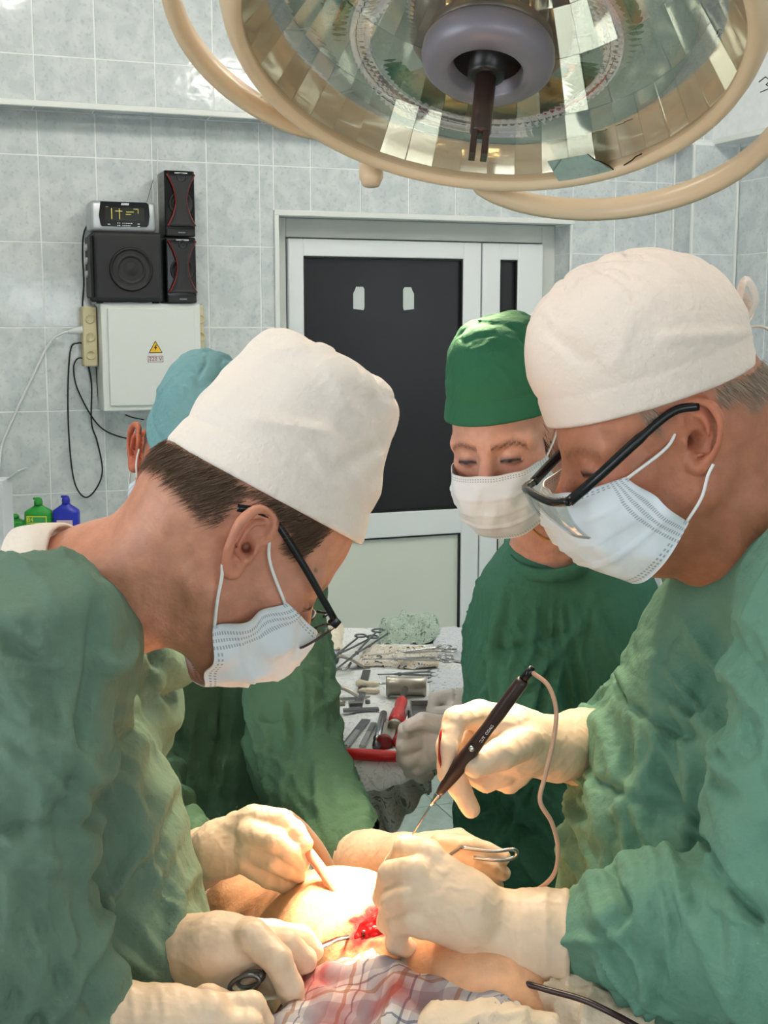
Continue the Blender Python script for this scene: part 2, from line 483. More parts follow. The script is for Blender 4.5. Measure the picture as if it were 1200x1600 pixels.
xs = [.458 + .1942 * k for k in range(-14, 16)]; zs = [1.108 + .2908 * k for k in range(-4, 6)]
low = grid(xs, zs, (X0, ND0 - .012, 0, LEDGE - .002)) + grid(xs, zs, (ND0 - .012, ND1 + .006, NTOP + .014, LEDGE - .002))
xr = [ND1 + .006, 2.714, 2.905, 2.987]
low += grid(xr, zs, (ND1 + .006, 2.985, 0, LEDGE - .002))
lay(wall_back, low, lambda a, b: (a, Y1 + .0018, b), (0, 0, 0), 'wall_tile', limit=200)
zu = [LEDGE, LEDGE + .158] + [LEDGE + .158 + .2908 * k for k in range(1, 4)]
xu = [.444 + .2 * k for k in range(-14, 15)]
lay(wall_back, grid(xu, zu, (X0, X1 - .11, LEDGE + .012, Z1)), lambda a, b: (a, YU + .0018, b), (0, 0, 0), 'wall_tile', limit=80)
lay(wall_back, grid(xu, [4.486, Y1], (X0, X1 - .11, 4.486, Y1 - .006)), lambda a, b: (a, b, LEDGE + .0018), (R_(90), 0, 0), 'wall_tile', limit=20)   # underside of the step
lay(wall_back, grid([2.99, 3.19], zs, (2.99, 3.196, 0, LEDGE - .01)), lambda a, b: (a, 4.456 + .0018, b), (0, 0, 0), 'wall_tile', limit=10)
lay(wall_back, grid([4.46, Y1], zs, (4.46, Y1 - .006, 0, LEDGE - .01)), lambda a, b: (2.9888, a, b), (0, 0, R_(90)), 'wall_tile', limit=10)
lay(wall_back, grid([Y1, 4.73], zs, (Y1 + .003, 4.725, 0, NTOP - .004)), lambda a, b: (ND1 + .0018, a, b), (0, 0, R_(90)), 'wall_tile', limit=10)
lay(wall_right, grid([4.45 - .2 * k for k in range(35, -1, -1)], zs, (Y0, 4.45, 0, LEDGE - .01)), lambda a, b: (X1 + .0058, a, b), (0, 0, R_(90)), 'wall_tile', limit=30)
lay(floor, grid([X0 + .3 * k for k in range(20)], [Y0 + .3 * k for k in range(26)], (X0, X1, Y0, Y1)), lambda a, b: (a, b, -.003), (R_(90), 0, 0), 'floor_tile', gap=.004, limit=250)
# plastic corner strips
struct('trim_1', box2((X0, YU - .012, LEDGE - .008), (X1 - .11, YU + .004, LEDGE + .012), .003), 'white_trim')
struct('trim_2', box2((2.979, 4.447, 0), (2.991, 4.459, LEDGE - .01), .003), 'white_trim')
struct('trim_3', box2((2.979, Y1 - .012, 0), (2.988, Y1 - .001, LEDGE - .01), .003), 'white_trim')
struct('trim_4', box2((3.188, 4.444, 0), (3.199, 4.456, LEDGE - .01), .003), 'white_trim')
struct('trim_5', box2((ND1 - .006, Y1 - .010, 0), (ND1 + .006, Y1 + .003, NTOP), .003), 'white_trim')
struct('trim_6', box2((ND0 - .014, Y1 - .014, NTOP - .006), (ND1 + .01, Y1 + .004, NTOP + .014), .003), 'white_trim')
struct('trim_7', box2((ND0 - .014, Y1 - .012, 0), (ND0 + .004, Y1 + .004, NTOP), .003), 'white_trim')
struct('trim_8', box2((X1 - .122, Y0, LEDGE - .008), (X1 - .108, YU - .015, LEDGE + .014), .003), 'white_trim')

# ------------------------------------------------------------------ the glazed double door
YD = 4.725
door = struct('door_1', join(box2((ND0, YD, 0), (1.37, YD + .06, NTOP - .001), .004), box2((2.455, YD, 0), (ND1, YD + .06, NTOP - .001), .004),
    box2((1.37, YD, 2.027), (2.455, YD + .06, NTOP - .001), .004)), 'pvc_aged')
def leaf(name, x0, x1, gx0, gx1, gz0, gz1, pz0, pz1):
    y0, y1 = YD - .018, YD + .04
    o = mk(name, *join(box2((x0, y0, .02), (gx0, y1, 2.022), .005), box2((gx1, y0, .02), (x1, y1, 2.022), .005), box2((gx0 - .003, y0, gz1), (gx1 + .003, y1, 2.022), .005),
        box2((gx0 - .003, y0, pz1), (gx1 + .003, y1, gz0), .005), box2((gx0 - .003, y0, .02), (gx1 + .003, y1, pz0), .005)), 'pvc', door, smooth=False, view=False)
    mk('glass_pane', *box2((gx0 + .004, y0 + .022, gz0 + .004), (gx1 - .004, y0 + .032, gz1 - .004)), 'dark_glass', o, smooth=False, view=False, label='dark tinted glass')
    def gask(a, b, c, d):
        return join(box2((a, y0 + .004, c), (a + .006, y0 + .024, d)), box2((b - .006, y0 + .004, c), (b, y0 + .024, d)), box2((a, y0 + .004, c), (b, y0 + .024, c + .006)), box2((a, y0 + .004, d - .006), (b, y0 + .024, d)))
    mk('gasket', *gask(gx0, gx1, gz0, gz1), 'gasket', o, smooth=False, view=False)
    mk('lower_panel', *box2((gx0 + .004, y0 + .02, pz0 + .004), (gx1 - .004, y0 + .034, pz1 - .004)), 'frosted_panel', o, smooth=False, view=False, label='pale cream lower panel')
    mk('gasket', *gask(gx0, gx1, pz0, pz1), 'gasket', o, smooth=False, view=False)
    return o
lf = leaf('door_leaf', 1.374, 2.176, 1.435, 2.097, .955, 1.957, .2, .853)
leaf('side_leaf', 2.182, 2.452, 2.262, 2.338, .955, 1.957, .2, .853)
for sx, flip in ((1.662, 1), (1.872, -1)):  # two thin pale notched shapes on the glass
    poly = [(-.016 * flip, .03), (-.022 * flip, .02), (-.022 * flip, -.04), (.02 * flip, -.045), (.024 * flip, -.035), (.024 * flip, .036), (.018 * flip, .045), (-.010 * flip, .045)]
    if flip < 0: poly = poly[::-1]
    Rx = np.array([[1, 0, 0], [0, 0, -1], [0, 1, 0]], float)
    mk('pale_patch', *prism(poly, (sx, YD + .0025, 1.80), Rx, .001), 'pale_patch', lf, smooth=False, view=False)

# ------------------------------------------------------------------ ceiling luminaires
def luminaire(x, y, label, tm='tube_light'):
    t = thing('ceiling_light', label, 'ceiling light', (x, y, Z1), 'fluorescent ceiling lights', view=False)
    mk('housing', *box2((x - .31, y - .31, Z1 - .06), (x + .31, y + .31, Z1 - .001), .006), 'fixture_white', t, smooth=False, view=False)
    for k in range(4):
        yy = y - .225 + .15 * k
        mk('lamp_tube', *tube([(x - .28, yy, Z1 - .08), (x + .28, yy, Z1 - .08)], .015, 10), tm, t, view=False)
luminaire(0.2, 1.1, 'four-tube fluorescent light on the ceiling, left one above the operating table')
luminaire(2.0, 1.1, 'four-tube fluorescent light on the ceiling, right one beside the operating table')
luminaire(0.3, 2.9, 'added four-tube ceiling light, out of view, brightening the left part of the back wall', 'tube_light_added')  # unseen light added to brighten the back wall
luminaire(2.1, 2.9, 'added four-tube ceiling light, out of view, brightening the wall around the glazed door', 'tube_light_added')  # second unseen light added to lift the wall by the door
# ------------------------------------------------------------------ the surgical lamp
M('cream_plastic', (226, 200, 166), 0.35, var=0.02, vscale=5)
M('cream_inner', (226, 222, 214), 0.35)
M('mirror', (236, 234, 226), 0.06, metal=1.0)
M('hub_grey', (128, 124, 134), 0.38, metal=0.15)
M('handle_brown', (62, 46, 40), 0.3)
M('handle_black', (28, 24, 24), 0.35)
M('bulb_glow', (255, 214, 150), 0.3, emit=16.0)
M('steel', (186, 186, 184), 0.22, metal=1.0, var=0.05, vscale=30)
M('steel_dark', (120, 122, 126), 0.3, metal=1.0, var=0.08, vscale=40)
M('steel_matte', (165, 160, 150), 0.42, metal=1.0, var=0.06, vscale=40)
M('ink', (40, 36, 34), 0.6)
def clear_mat(name, tint, refl=1.0, rough=0.02):
    m = M(name, tint, rough); nt = m.node_tree
    tr = nt.nodes.new('ShaderNodeBsdfTransparent'); tr.inputs[0].default_value = (*lin(tint), 1)
    gl = nt.nodes.new('ShaderNodeBsdfGlossy'); gl.inputs['Roughness'].default_value = rough
    fr = nt.nodes.new('ShaderNodeFresnel'); fr.inputs[0].default_value = 1.45
    mx = nt.nodes.new('ShaderNodeMixShader')
    if refl != 1.0:
        mm = nt.nodes.new('ShaderNodeMath'); mm.operation = 'MULTIPLY'; mm.inputs[1].default_value = refl
        nt.links.new(fr.outputs[0], mm.inputs[0]); nt.links.new(mm.outputs[0], mx.inputs[0])
    else: nt.links.new(fr.outputs[0], mx.inputs[0])
    nt.links.new(tr.outputs[0], mx.inputs[1]); nt.links.new(gl.outputs[0], mx.inputs[2]); nt.links.new(mx.outputs[0], nt.nodes['Material Output'].inputs[0])
    return m
clear_mat('lamp_glass', (246, 246, 240), 0.55)
clear_mat('shard_glass', (176, 214, 206), 0.9)
clear_mat('lens', (240, 242, 242), 0.22)
clear_mat('clear_tube', (246, 214, 200), 1.0, 0.1)

LC = Q(763.5, 79.3, 1.72)                                   # middle of the lamp's glass
LN = np.array([-.1216, -.4546, -1.0]); LN /= np.linalg.norm(LN)   # the way it shines
LU = np.cross(np.array([0, 1.0, 0]), LN); LU = np.array([1.0, 0, 0]) - LN * LN[0]; LU /= np.linalg.norm(LU)
LV = np.cross(LN, LU)
LR = np.stack([LU, LV, LN], 1)                         # local z = down the beam
def lp(x, y, z): return LC + LR @ np.array([x, y, z])
def lring(prof, seg=96, closed=True):
    V, F = [], []
    n = len(prof)
    for r, h in prof:
        for k in range(seg):
            a = 2 * math.pi * k / seg; V.append(lp(r * math.cos(a), r * math.sin(a), h))
    for i in range(n if closed else n - 1):
        j = (i + 1) % n
        for k in range(seg):
            l = (k + 1) % seg; F.append([i * seg + k, i * seg + l, j * seg + l, j * seg + k])
    return np.array(V), F
GR = .3275
lamp = thing('surgical_lamp', 'large cream surgical lamp with faceted mirror dish hanging above the operation', 'surgical lamp', tuple(lp(0, 0, 0)))
mk('rim', *lring([(GR - .004, -.010), (GR - .004, .000), (GR + .002, .005), (GR + .008, .006), (GR + .015, .002), (GR + .024, -.014), (GR + .034, -.042), (GR + .036, -.068), (GR + .026, -.068), (GR + .012, -.03)]), 'cream_plastic', lamp)
def dish(r): return -.022 - .34 * (1 - (r / GR) ** 2)          # depth of the reflector at radius r
mk('shell', *lring([(GR + .036, -.06), (GR + .03, -.09), (GR - .012, -.20), (.25, -.30), (.16, -.375), (.07, -.41), (.001, -.415)], closed=False), 'cream_plastic', lamp)
refl = mk('reflector', *lring([(r_ + .007, dish(r_) - .010) for r_ in np.linspace(GR, .065, 24)], closed=False), 'mirror', lamp)
RADII = [.3275, .290, .249, .208, .165, .120, .072]; NF = 48
for i in range(6):
    r0, r1 = RADII[i], RADII[i + 1]
    w0 = 2 * r0 * math.tan(math.pi / NF) * .985; w1 = 2 * r1 * math.tan(math.pi / NF) * .985
    z0, z1 = dish(r0), dish(r1); L_ = math.hypot(r0 - r1, z0 - z1) * .985
    Vf = np.array([(-w0 / 2, -L_ / 2, 0), (w0 / 2, -L_ / 2, 0), (w1 / 2, L_ / 2, 0), (-w1 / 2, L_ / 2, 0)])
    Vf = np.concatenate([Vf, Vf - np.array([0, 0, .003])])
    me = mesh_data('facet', Vf, [[0, 1, 2, 3], [7, 6, 5, 4], [0, 4, 5, 1], [1, 5, 6, 2], [2, 6, 7, 3], [3, 7, 4, 0]], 'mirror', smooth=False)
    for k in range(NF):
        a = 2 * math.pi * k / NF
        rd = np.array([math.cos(a), math.sin(a), 0]); tn = np.array([-math.sin(a), math.cos(a), 0])
        yv = rd * (r1 - r0) + np.array([0, 0, z1 - z0]); yv /= np.linalg.norm(yv)
        xv = tn; zv = np.cross(xv, yv)
        if zv[2] < 0: xv = -xv; zv = -zv
        j1, j2 = random.uniform(-.05, .05), random.uniform(-.09, .09)
        B = np.stack([xv, yv, zv], 1)
        B = B @ np.array(Matrix.Rotation(j1, 3, 'X') @ Matrix.Rotation(j2, 3, 'Y'))
        c = lp(*(rd * (r0 + r1) / 2 * math.cos(math.pi / NF * .7) + np.array([0, 0, (z0 + z1) / 2 + .004])))
        Bw = np.stack([vw(LR @ B[:, q]) for q in range(3)], 1)
        o = bpy.data.objects.new('facet', me); col.objects.link(o); o.parent = refl
        mtx = Matrix(Bw.tolist()).to_4x4(); mtx.translation = Vector(vw(c) - root_loc(lamp)); o.matrix_local = mtx
mk('cover_glass', *lring([(GR - .003, -.008), (.06, -.008), (.06, -.004), (GR - .003, -.004)]), 'lamp_glass', lamp)
# a broken corner of glass resting against the rim
def on_glass(px, py, off=0.0):
    o = np.array([0, 0, EYE]); d = Q(px, py, 1.0) - o; n = LN; t = ((LC + n * (-.002 + off) - o) @ n) / (d @ n); return o + d * t
sh = [(855, 252), (918, 241), (928, 250), (937, 253), (950, 262), (962, 268), (942, 276), (905, 283), (882, 287), (872, 282)]
tp = [on_glass(*p, .003) for p in sh]; bt = [on_glass(*p, -.0015) for p in sh]; n_ = len(sh)
mk('glass_shard', np.array(tp + bt), [list(range(n_)), list(range(n_, 2 * n_))[::-1]] + [[i, n_ + i, n_ + (i + 1) % n_, (i + 1) % n_] for i in range(n_)], 'shard_glass', lamp, smooth=False, label='pale green broken piece of glass')
crk = [on_glass(*p, .002) for p in ((918, 241), (930, 250), (938, 252), (950, 258), (962, 268))]
mk('glass_crack', *tube(crk, .0011, 5), 'handle_black', lamp)
mk('glass_crack', *tube([on_glass(*p, .002) for p in ((975, 258), (988, 250), (993, 245), (1003, 240))], .0011, 5), 'handle_black', lamp)
for ang in (72, 100, 40, 150):
    a = R_(ang); mk('glass_clip', *box(lp((GR - .012) * math.cos(a), (GR - .012) * math.sin(a), .0), (.012, .004, .003), .001, LR @ np.array(Matrix.Rotation(a + R_(90), 3, 'Z'))), 'steel_matte', lamp, smooth=False)
# two bowed carrying handles
def bow(a0, a1, bulge, up, ends):
    A = np.linspace(0, 1, 49); P = []
    for t in A:
        a = R_(a0 + (a1 - a0) * t); s = math.sin(math.pi * t)
        s = s ** .55
        P.append((a, GR + .020 + bulge * s, -.034 + up * s))
    prof = [(-.007, -.016), (.007, -.016), (.011, -.008), (.011, .008), (.007, .016), (-.007, .016), (-.010, .0)]
    V, F = [], []; m = len(prof)
    for a, r, h in P:
        for dr, dh in prof: V.append(lp((r + dr) * math.cos(a), (r + dr) * math.sin(a), h + dh))
    for i in range(len(P) - 1):
        for k in range(m):
            l = (k + 1) % m; F.append([i * m + k, i * m + l, (i + 1) * m + l, (i + 1) * m + k])
    F.append(list(range(m))[::-1]); F.append([(len(P) - 1) * m + k for k in range(m)])
    return np.array(V), F
def beam_angle(px, py):
    p = LR.T @ (on_glass(px, py) - LC); return math.degrees(math.atan2(p[1], p[0])), math.hypot(p[0], p[1])
A_L, A_R = beam_angle(520, 225), beam_angle(730, 297)
mk('side_handle', *bow(A_L[0], A_L[0] - 118, .072, .010, 1), 'cream_plastic', lamp)
mk('side_handle', *bow(A_R[0], A_R[0] + 108, .084, .040, 1), 'cream_plastic', lamp)
mk('knob', *lathe([(.0, .02), (.014, .018), (.019, .006), (.019, -.03)], Q(580, 272, 2.06), (0, -.25, -1.0), 20), 'cream_plastic', lamp)
# middle: bulb, grey hub and the sterile handle
mk('bulb_glass', *lathe([(.062, -.20), (.072, -.08), (.074, -.02), (.07, .025)], LC, LN, 40, ends=False), 'lamp_glass', lamp)
mk('bulb', *lathe([(.004, -.10), (.012, -.09), (.014, -.05), (.010, -.03), (.004, -.02)], LC, LN, 20), 'bulb_glow', lamp)
for k in range(6):
    a = k * math.pi / 3; p = lp(.05 * math.cos(a), .05 * math.sin(a), -.19); q = lp(.052 * math.cos(a), .052 * math.sin(a), .03)
    mk('bulb_rod', *tube([p, q], .004, 8), 'steel_matte', lamp)
HUB = .002
mk('hub_collar', *lathe([(.074, HUB - .03), (.082, HUB - .022), (.082, HUB - .012), (.075, HUB - .006)], LC, LN, 48), 'steel_matte', lamp)
mk('hub', *lathe([(.070, HUB - .014), (.081, HUB - .010), (.0855, HUB - .002), (.0865, HUB + .010), (.084, HUB + .022), (.076, HUB + .030), (.064, HUB + .033), (.051, HUB + .034), (.048, HUB + .031), (.047, HUB + .010)], LC, LN, 64), 'hub_grey', lamp)
hd = mk('handle_socket', *lathe([(.044, HUB + .010), (.044, HUB + .014), (.024, HUB + .016), (.024, HUB + .036), (.020, HUB + .040), (.016, HUB + .041)], LC, LN, 32), 'handle_black', lamp)
mk('handle', *lathe([(.0135, HUB + .035), (.0135, HUB + .12), (.012, HUB + .122)], LC, LN, 24), 'handle_brown', lamp)
for s in (-1, 1):
    mk('handle_prong', *box(lp(.0075 * s, 0, HUB + .138), (.0042, .0095, .018), .001, LR), 'handle_brown', lamp, smooth=False)
# arm up to the ceiling
top = lp(0, 0, -.405); el = np.array([top[0] + .05, top[1] + .25, 2.85])
mk('arm', *tube(spline([top, top + (el - top) * .5 + np.array([0, .08, .02]), el, np.array([el[0], el[1], Z1 - .002])], 10), .03, 14), 'cream_plastic', lamp)
mk('ceiling_plate', *lathe([(.12, -.04), (.13, -.02), (.13, 0)], (el[0], el[1], Z1 - .001), (0, 0, 1), 32), 'cream_plastic', lamp)
mk('lettering', *tube([on_glass(*p, .018) for p in ((1186, 128), (1196, 120), (1204, 126), (1197, 132), (1206, 138))], .0008, 5), 'ink', lamp)
mk('lettering', *tube([on_glass(*p, .018) for p in ((1188, 144), (1210, 135))], .0007, 5), 'ink', lamp)
# its light: six beams gathered on the wound
FIELD = Q(572, 1440, 1.25)
def spot(name, loc, target, power, size, blend, color, radius):
    l = bpy.data.lights.new(name, 'SPOT'); l.energy = power; l.spot_size = R_(size); l.spot_blend = blend; l.color = color; l.shadow_soft_size = radius
    o = bpy.data.objects.new(name, l); col.objects.link(o); o.location = vw(loc)
    d = Vector(vw(target) - vw(loc)); o.rotation_euler = d.to_track_quat('-Z', 'Y').to_euler(); return o
WARM = (1.0, 0.80, 0.55)
for k in range(6):
    a = 2 * math.pi * (k + .5) / 6; spot('lamp_beam', lp(.22 * math.cos(a), .22 * math.sin(a), .03), FIELD, 125, 16, 1.0, WARM, .05)
for k in range(3):
    a = 2 * math.pi * (k + .2) / 3; spot('lamp_spill', lp(.25 * math.cos(a), .25 * math.sin(a), .03), FIELD, 30, 52, 1.0, WARM, .06)

# ------------------------------------------------------------------ things on the wall
M('black_plastic', (20, 20, 22), 0.5)
M('black_matte', (34, 33, 37), 0.6)
M('black_gloss', (12, 12, 14), 0.12)
M('red_trim', (130, 44, 36), 0.3)
M('silver', (190, 194, 198), 0.3, metal=0.4)
M('radio_screen', (30, 30, 18), 0.15)
M('radio_glow', (190, 180, 90), 0.5, emit=0.35)
M('silver_text', (220, 222, 224), 0.4)
M('box_white', (226, 229, 224), 0.35)
M('socket_cream', (222, 210, 170), 0.45)
M('warn_yellow', (240, 190, 30), 0.5)
M('warn_red', (150, 40, 50), 0.5)
M('cable_black', (22, 22, 24), 0.45)
M('cable_white', (232, 234, 234), 0.4)
YB = 4.44     # front of the box
def W(px, py, Y):
    """world point of a photograph feature lying at wall depth Y"""
    d = vw(Q(px, py, 1.0) - np.array([0, 0, EYE])); return np.array([0, 0, EYE]) + d * (Y / d[1])
a, b = W(157, 474, YB), W(313, 474, YB); zt = 1.772; zb = 1.403
bx0, bx1 = a[0], b[0]
eb = thing('electrical_box', 'white metal electrical cabinet with yellow warning triangle on the tiled wall', 'electrical box', ((bx0 + bx1) / 2, Y1 - .01, zb), view=False)
mk('body', *box2((bx0, YB + .004, zb), (bx1, Y1 - .006, zt), .004), 'box_white', eb, smooth=False, view=False)
dr = mk('door', *box2((bx0 + .022, YB - .004, zb + .018), (bx1 - .022, YB + .006, zt - .018), .003), 'box_white', eb, smooth=False, view=False)
FR = np.array([[1, 0, 0], [0, 0, -1], [0, 1, 0]], float)    # drawing plane on the wall, facing the room
def decal(name, poly, c, mat, parent, t=.0008): return mk(name, *prism(poly, c, FR, t), mat, parent, smooth=False, view=False)
wc = W(243, 543, YB - .005)
decal('warning_sign', [(-.024, -.018), (.024, -.018), (.0, .024)], wc, 'ink', dr)
decal('warning_sign', [(-.020, -.0158), (.020, -.0158), (.0, .0195)], wc + np.array([0, -.0008, 0]), 'warn_yellow', dr)
decal('lightning_mark', [(.002, .010), (-.006, -.002), (-.001, -.002), (-.003, -.012), (.006, .002), (.001, .002), (.005, .010)], wc + np.array([0, -.0014, 0]), 'ink', dr)
lc = W(243, 561, YB - .005)
decal('voltage_label', [(-.027, -.011), (.027, -.011), (.027, .011), (-.027, .011)], lc, 'warn_red', dr)
decal('voltage_label', [(-.0255, -.0095), (.0255, -.0095), (.0255, .0095), (-.0255, .0095)], lc + np.array([0, -.0007, 0]), 'pale_patch', dr)
mk('voltage_text', *place(text_mesh('220 V', .019), lc + np.array([0, -.0013, 0]), FR), 'warn_red', dr, smooth=False, view=False)
for nm, xa, xb, z0, z1, lab in (('power_socket_strip', bx0 - .052, bx0 - .004, 1.555, 1.762, 'cream plastic socket strip on the left of the electrical cabinet'),
                                ('power_socket_strip', bx1 + .003, bx1 + .028, 1.555, 1.768, 'cream plastic socket strip on the right of the electrical cabinet')):
    t = thing(nm, lab, 'socket strip', ((xa + xb) / 2, Y1 - .008, z0), 'socket strips beside the cabinet', view=False)
    mk('housing', *box2((xa, 4.515, z0), (xb, Y1 - .006, z1), .006), 'socket_cream', t, smooth=False, view=False)
    for k in range(3):
        zz = z0 + .04 + .062 * k
        mk('outlet', *lathe([(.016, 0), (.017, .004), (.013, .004), (.012, .001)], ((xa + xb) / 2, 4.515, zz), (0, -1, 0), 16), 'socket_cream', t, view=False)
# subwoofer
s0, s1 = W(140, 400, YB + .01)[0], W(251, 400, YB + .01)[0]
sw = thing('subwoofer', 'black boxy subwoofer with round driver standing on the electrical cabinet', 'subwoofer', ((s0 + s1) / 2, 4.51, zt), view=False)
sz0, sz1 = zt + .006, zt + .238
mk('cabinet', *box2((s0 + .012, YB - .02, sz0), (s1, Y1 - .01, sz1), .012, 3), 'black_matte', sw, view=False, smooth=False)
mk('side_panel', *box2((s0, YB - .005, sz0 + .012), (s0 + .013, Y1 - .03, sz1 - .012), .006), 'black_plastic', sw, view=False, smooth=False)
cx, cz = W(205, 421, YB - .02)[0], W(205, 421, YB - .02)[2]
mk('driver', *lathe([(.070, -.004), (.074, .002), (.071, .007), (.066, .005), (.060, -.001), (.048, .004), (.042, .004), (.038, -.001), (.020, .001), (.002, .005)], (cx, YB - .02, cz), (0, -1, 0), 48), 'black_plastic', sw, view=False)
for k in range(3): mk('knob', *lathe([(.012, 0), (.012, .008), (.009, .010)], (s0, 4.50, sz1 - .05 - .045 * k), (-1, 0, 0), 16), 'silver', sw, view=False)
for dx in (.03, s1 - s0 - .02): mk('foot', *lathe([(.012, 0), (.012, .008)], (s0 + dx, YB + .02, zt + .0), (0, 0, 1), 12), 'black_plastic', sw, view=False)
# clock radio on top
r0, r1 = W(141, 345, YB)[0], W(244, 345, YB)[0]; rz0, rz1 = sz1 + .001, sz1 + .103
rd = thing('clock_radio', 'silver clock radio with dark display standing on the subwoofer', 'radio', ((r0 + r1) / 2, 4.5, rz0), view=False)
mk('case', *box2((r0, YB, rz0), (r1, YB + .11, rz1), .014, 3), 'silver', rd, view=False)
cxr = (r0 + r1) / 2; czr = (rz0 + rz1) / 2; hw = (r1 - r0) / 2
pan = mk('front_panel', *prism([(-hw * .74, -.030), (-hw * .70, -.036), (hw * .66, -.036), (hw * .72, -.028), (hw * .76, .0), (hw * .74, .040), (hw * .66, .046), (-hw * .72, .046), (-hw * .78, .0)], (cxr + .004, YB - .002, czr + .002), FR, .006), 'black_gloss', rd, smooth=False, view=False)
mk('display', *prism([(-hw * .6, -.018), (hw * .6, -.018), (hw * .6, .026), (-hw * .6, .026)], (cxr + .004, YB - .0056, czr + .004), FR, .001), 'radio_screen', pan, smooth=False, view=False)
for x, z, w_, h_ in ((-.044, .004, .0012, .018), (-.018, .004, .0012, .018), (-.02, .013, .012, .0012), (.018, .011, .013, .0012), (.012, .003, .009, .0009), (.045, .014, .001, .008), (.037, .021, .008, .001)):
    decal('display_mark', [(-w_, -h_), (w_, -h_), (w_, h_), (-w_, h_)], (cxr + .004 + x, YB - .0064, czr + .004 + z), 'radio_glow', pan)
for row, n_m in ((-.0225, 9), (-.0305, 8)):
    for k in range(n_m):
        if k == 2: continue
        x = -.02 + .0058 * k; decal('panel_print', [(-.0018, -.0014), (.0018, -.0014), (.0018, .0014), (-.0018, .0014)], (cxr + x, YB - .0056, czr + row), 'silver_text', pan)
decal('maker_badge', [(-.014, -.003), (.012, -.003), (.014, .004), (-.012, .004)], (cxr + .006, YB - .0056, czr + .040), 'silver', pan)
for x, z in ((-.055, .03), (-.055, .018), (-.05, -.027), (.05, -.024), (.05, -.032)): decal('button_mark', [(-.004, -.001), (.004, -.001), (.004, .001), (-.004, .001)], (cxr + x, YB - .0056, czr + z), 'silver_text', pan)
mk('antenna', *tube([(r1 - .02, YB + .09, rz1 - .01), (r1 + .012, YB + .1, rz1 + .085)], .0011, 6), 'steel_dark', rd, view=False)
# two small loudspeakers, one on the other
def speaker(z0, h, label):
    x0, x1 = W(251, 400, YB + .03)[0], W(307, 400, YB - .012)[0]
    t = thing('loudspeaker', label, 'loudspeaker', ((x0 + x1) / 2, 4.49, z0), 'pair of stacked loudspeakers', view=False)
    mk('cabinet', *box2((x0 + .012, YB - .005, z0), (x1, YB + .12, z0 + h), .005), 'black_gloss', t, view=False, smooth=False)
    cx = (x0 + .018 + x1) / 2; yf = YB - .005; hw = (x1 - x0 - .012) / 2
    mk('driver_cone', *lathe([(.040, -.002), (.042, .003), (.038, .005), (.034, .001), (.014, -.001), (.012, .004), (.002, .008)], (cx, yf, z0 + h * .5), (0, -1, 0), 32), 'black_plastic', t, view=False)
    fr = []
    zz = np.linspace(z0 + .035, z0 + h - .012, 16)
    for s in (-1, 1):
        L_ = [(cx + s * (hw * .30 + hw * .58 * abs((z - z0 - .035 - (h - .047) * .5) / ((h - .047) * .5)) ** 1.8), yf - .009, z) for z in zz]
        mk('red_edge', *tube(L_, .0055, 8), 'red_trim', t, view=False); fr.append(L_)
    G = np.array([[(fr[0][i][0] * (1 - u) + fr[1][i][0] * u, yf - .010 - .004 * math.sin(math.pi * u), zz[i]) for u in np.linspace(0, 1, 6)] for i in range(16)])
    mk('centre_strip', *sheet(G, .006), 'black_matte', t, view=False)
    mk('tweeter_plate', *prism([(-.022, .018), (.022, .018), (.018, -.012), (.008, -.022), (-.008, -.022), (-.018, -.012)], (cx, yf - .013, z0 + h - .026), FR, .006), 'silver', t, smooth=False, view=False)
    mk('tweeter', *lathe([(.015, 0), (.016, .004), (.012, .006), (.010, .002), (.002, .006)], (cx, yf - .015, z0 + h - .026), (0, -1, 0), 24), 'black_gloss', t, view=False)
    mk('base_strip', *box2((x0 + .016, yf - .006, z0 + .002), (x1 - .002, yf + .004, z0 + .026), .002), 'black_plastic', t, smooth=False, view=False)
    mk('name_badge', *box2((cx - .013, yf - .008, z0 + .011), (cx + .013, yf - .005, z0 + .016), .001), 'steel_dark', t, smooth=False, view=False)
speaker(zt + .001, .224, 'black loudspeaker with red curved edges, lower one standing on the electrical cabinet')
speaker(zt + .227, .222, 'black loudspeaker with red curved edges, upper one of the stack')
# cables
def cable(name, pts, r, mat, label, cat='cable'):
    V, F = tube(spline(pts, 8), r, 8); o = mk(name, V, F, mat, None, view=False); tag(o, label, cat); return o
CB = 4.575
t = thing('mains_cable', 'white mains cable with plug curving down the tiled wall to the left', 'cable', tuple(W(40, 620, CB)), view=False)
mk('cord', *tube(spline([W(112, 517, CB - .03), W(95, 522, CB - .02), W(75, 540, CB), W(45, 600, CB), W(15, 665, CB), W(2, 700, CB), W(-4, 760, 4.5)], 8), .0042, 8), 'cable_white', t, view=False)
mk('plug', *tube([W(106, 519, CB - .03), W(118, 517, CB - .03), W(131, 514, CB - .045)], [.006, .012, .013], 12), 'cable_white', t, view=False)
cable('black_cable', [W(133, 538, CB - .03), W(122, 536, CB), W(110, 548, CB), W(106, 620, CB), W(109, 700, CB), W(117, 755, CB), W(133, 777, CB), W(150, 764, CB), W(160, 735, CB), W(152, 690, CB), W(143, 660, CB), W(143, 600, CB), W(136, 560, CB)], .0028, 'cable_black', 'thin black cable hanging from the left socket strip in a long loop')
cable('black_cable', [W(135, 562, CB - .03), W(122, 560, CB), W(115, 575, CB), W(122, 610, CB), W(150, 660, CB), W(180, 680, CB), W(220, 686, CB), W(300, 680, CB)], .0028, 'cable_black', 'thin black cable running from the left socket strip off to the right')
cable('black_cable', [W(143, 340, CB), W(131, 365, CB), W(129, 400, CB), W(131, 440, CB), W(129, 480, CB), W(132, 520, CB)], .0028, 'cable_black', 'thin black cable hanging beside the subwoofer')
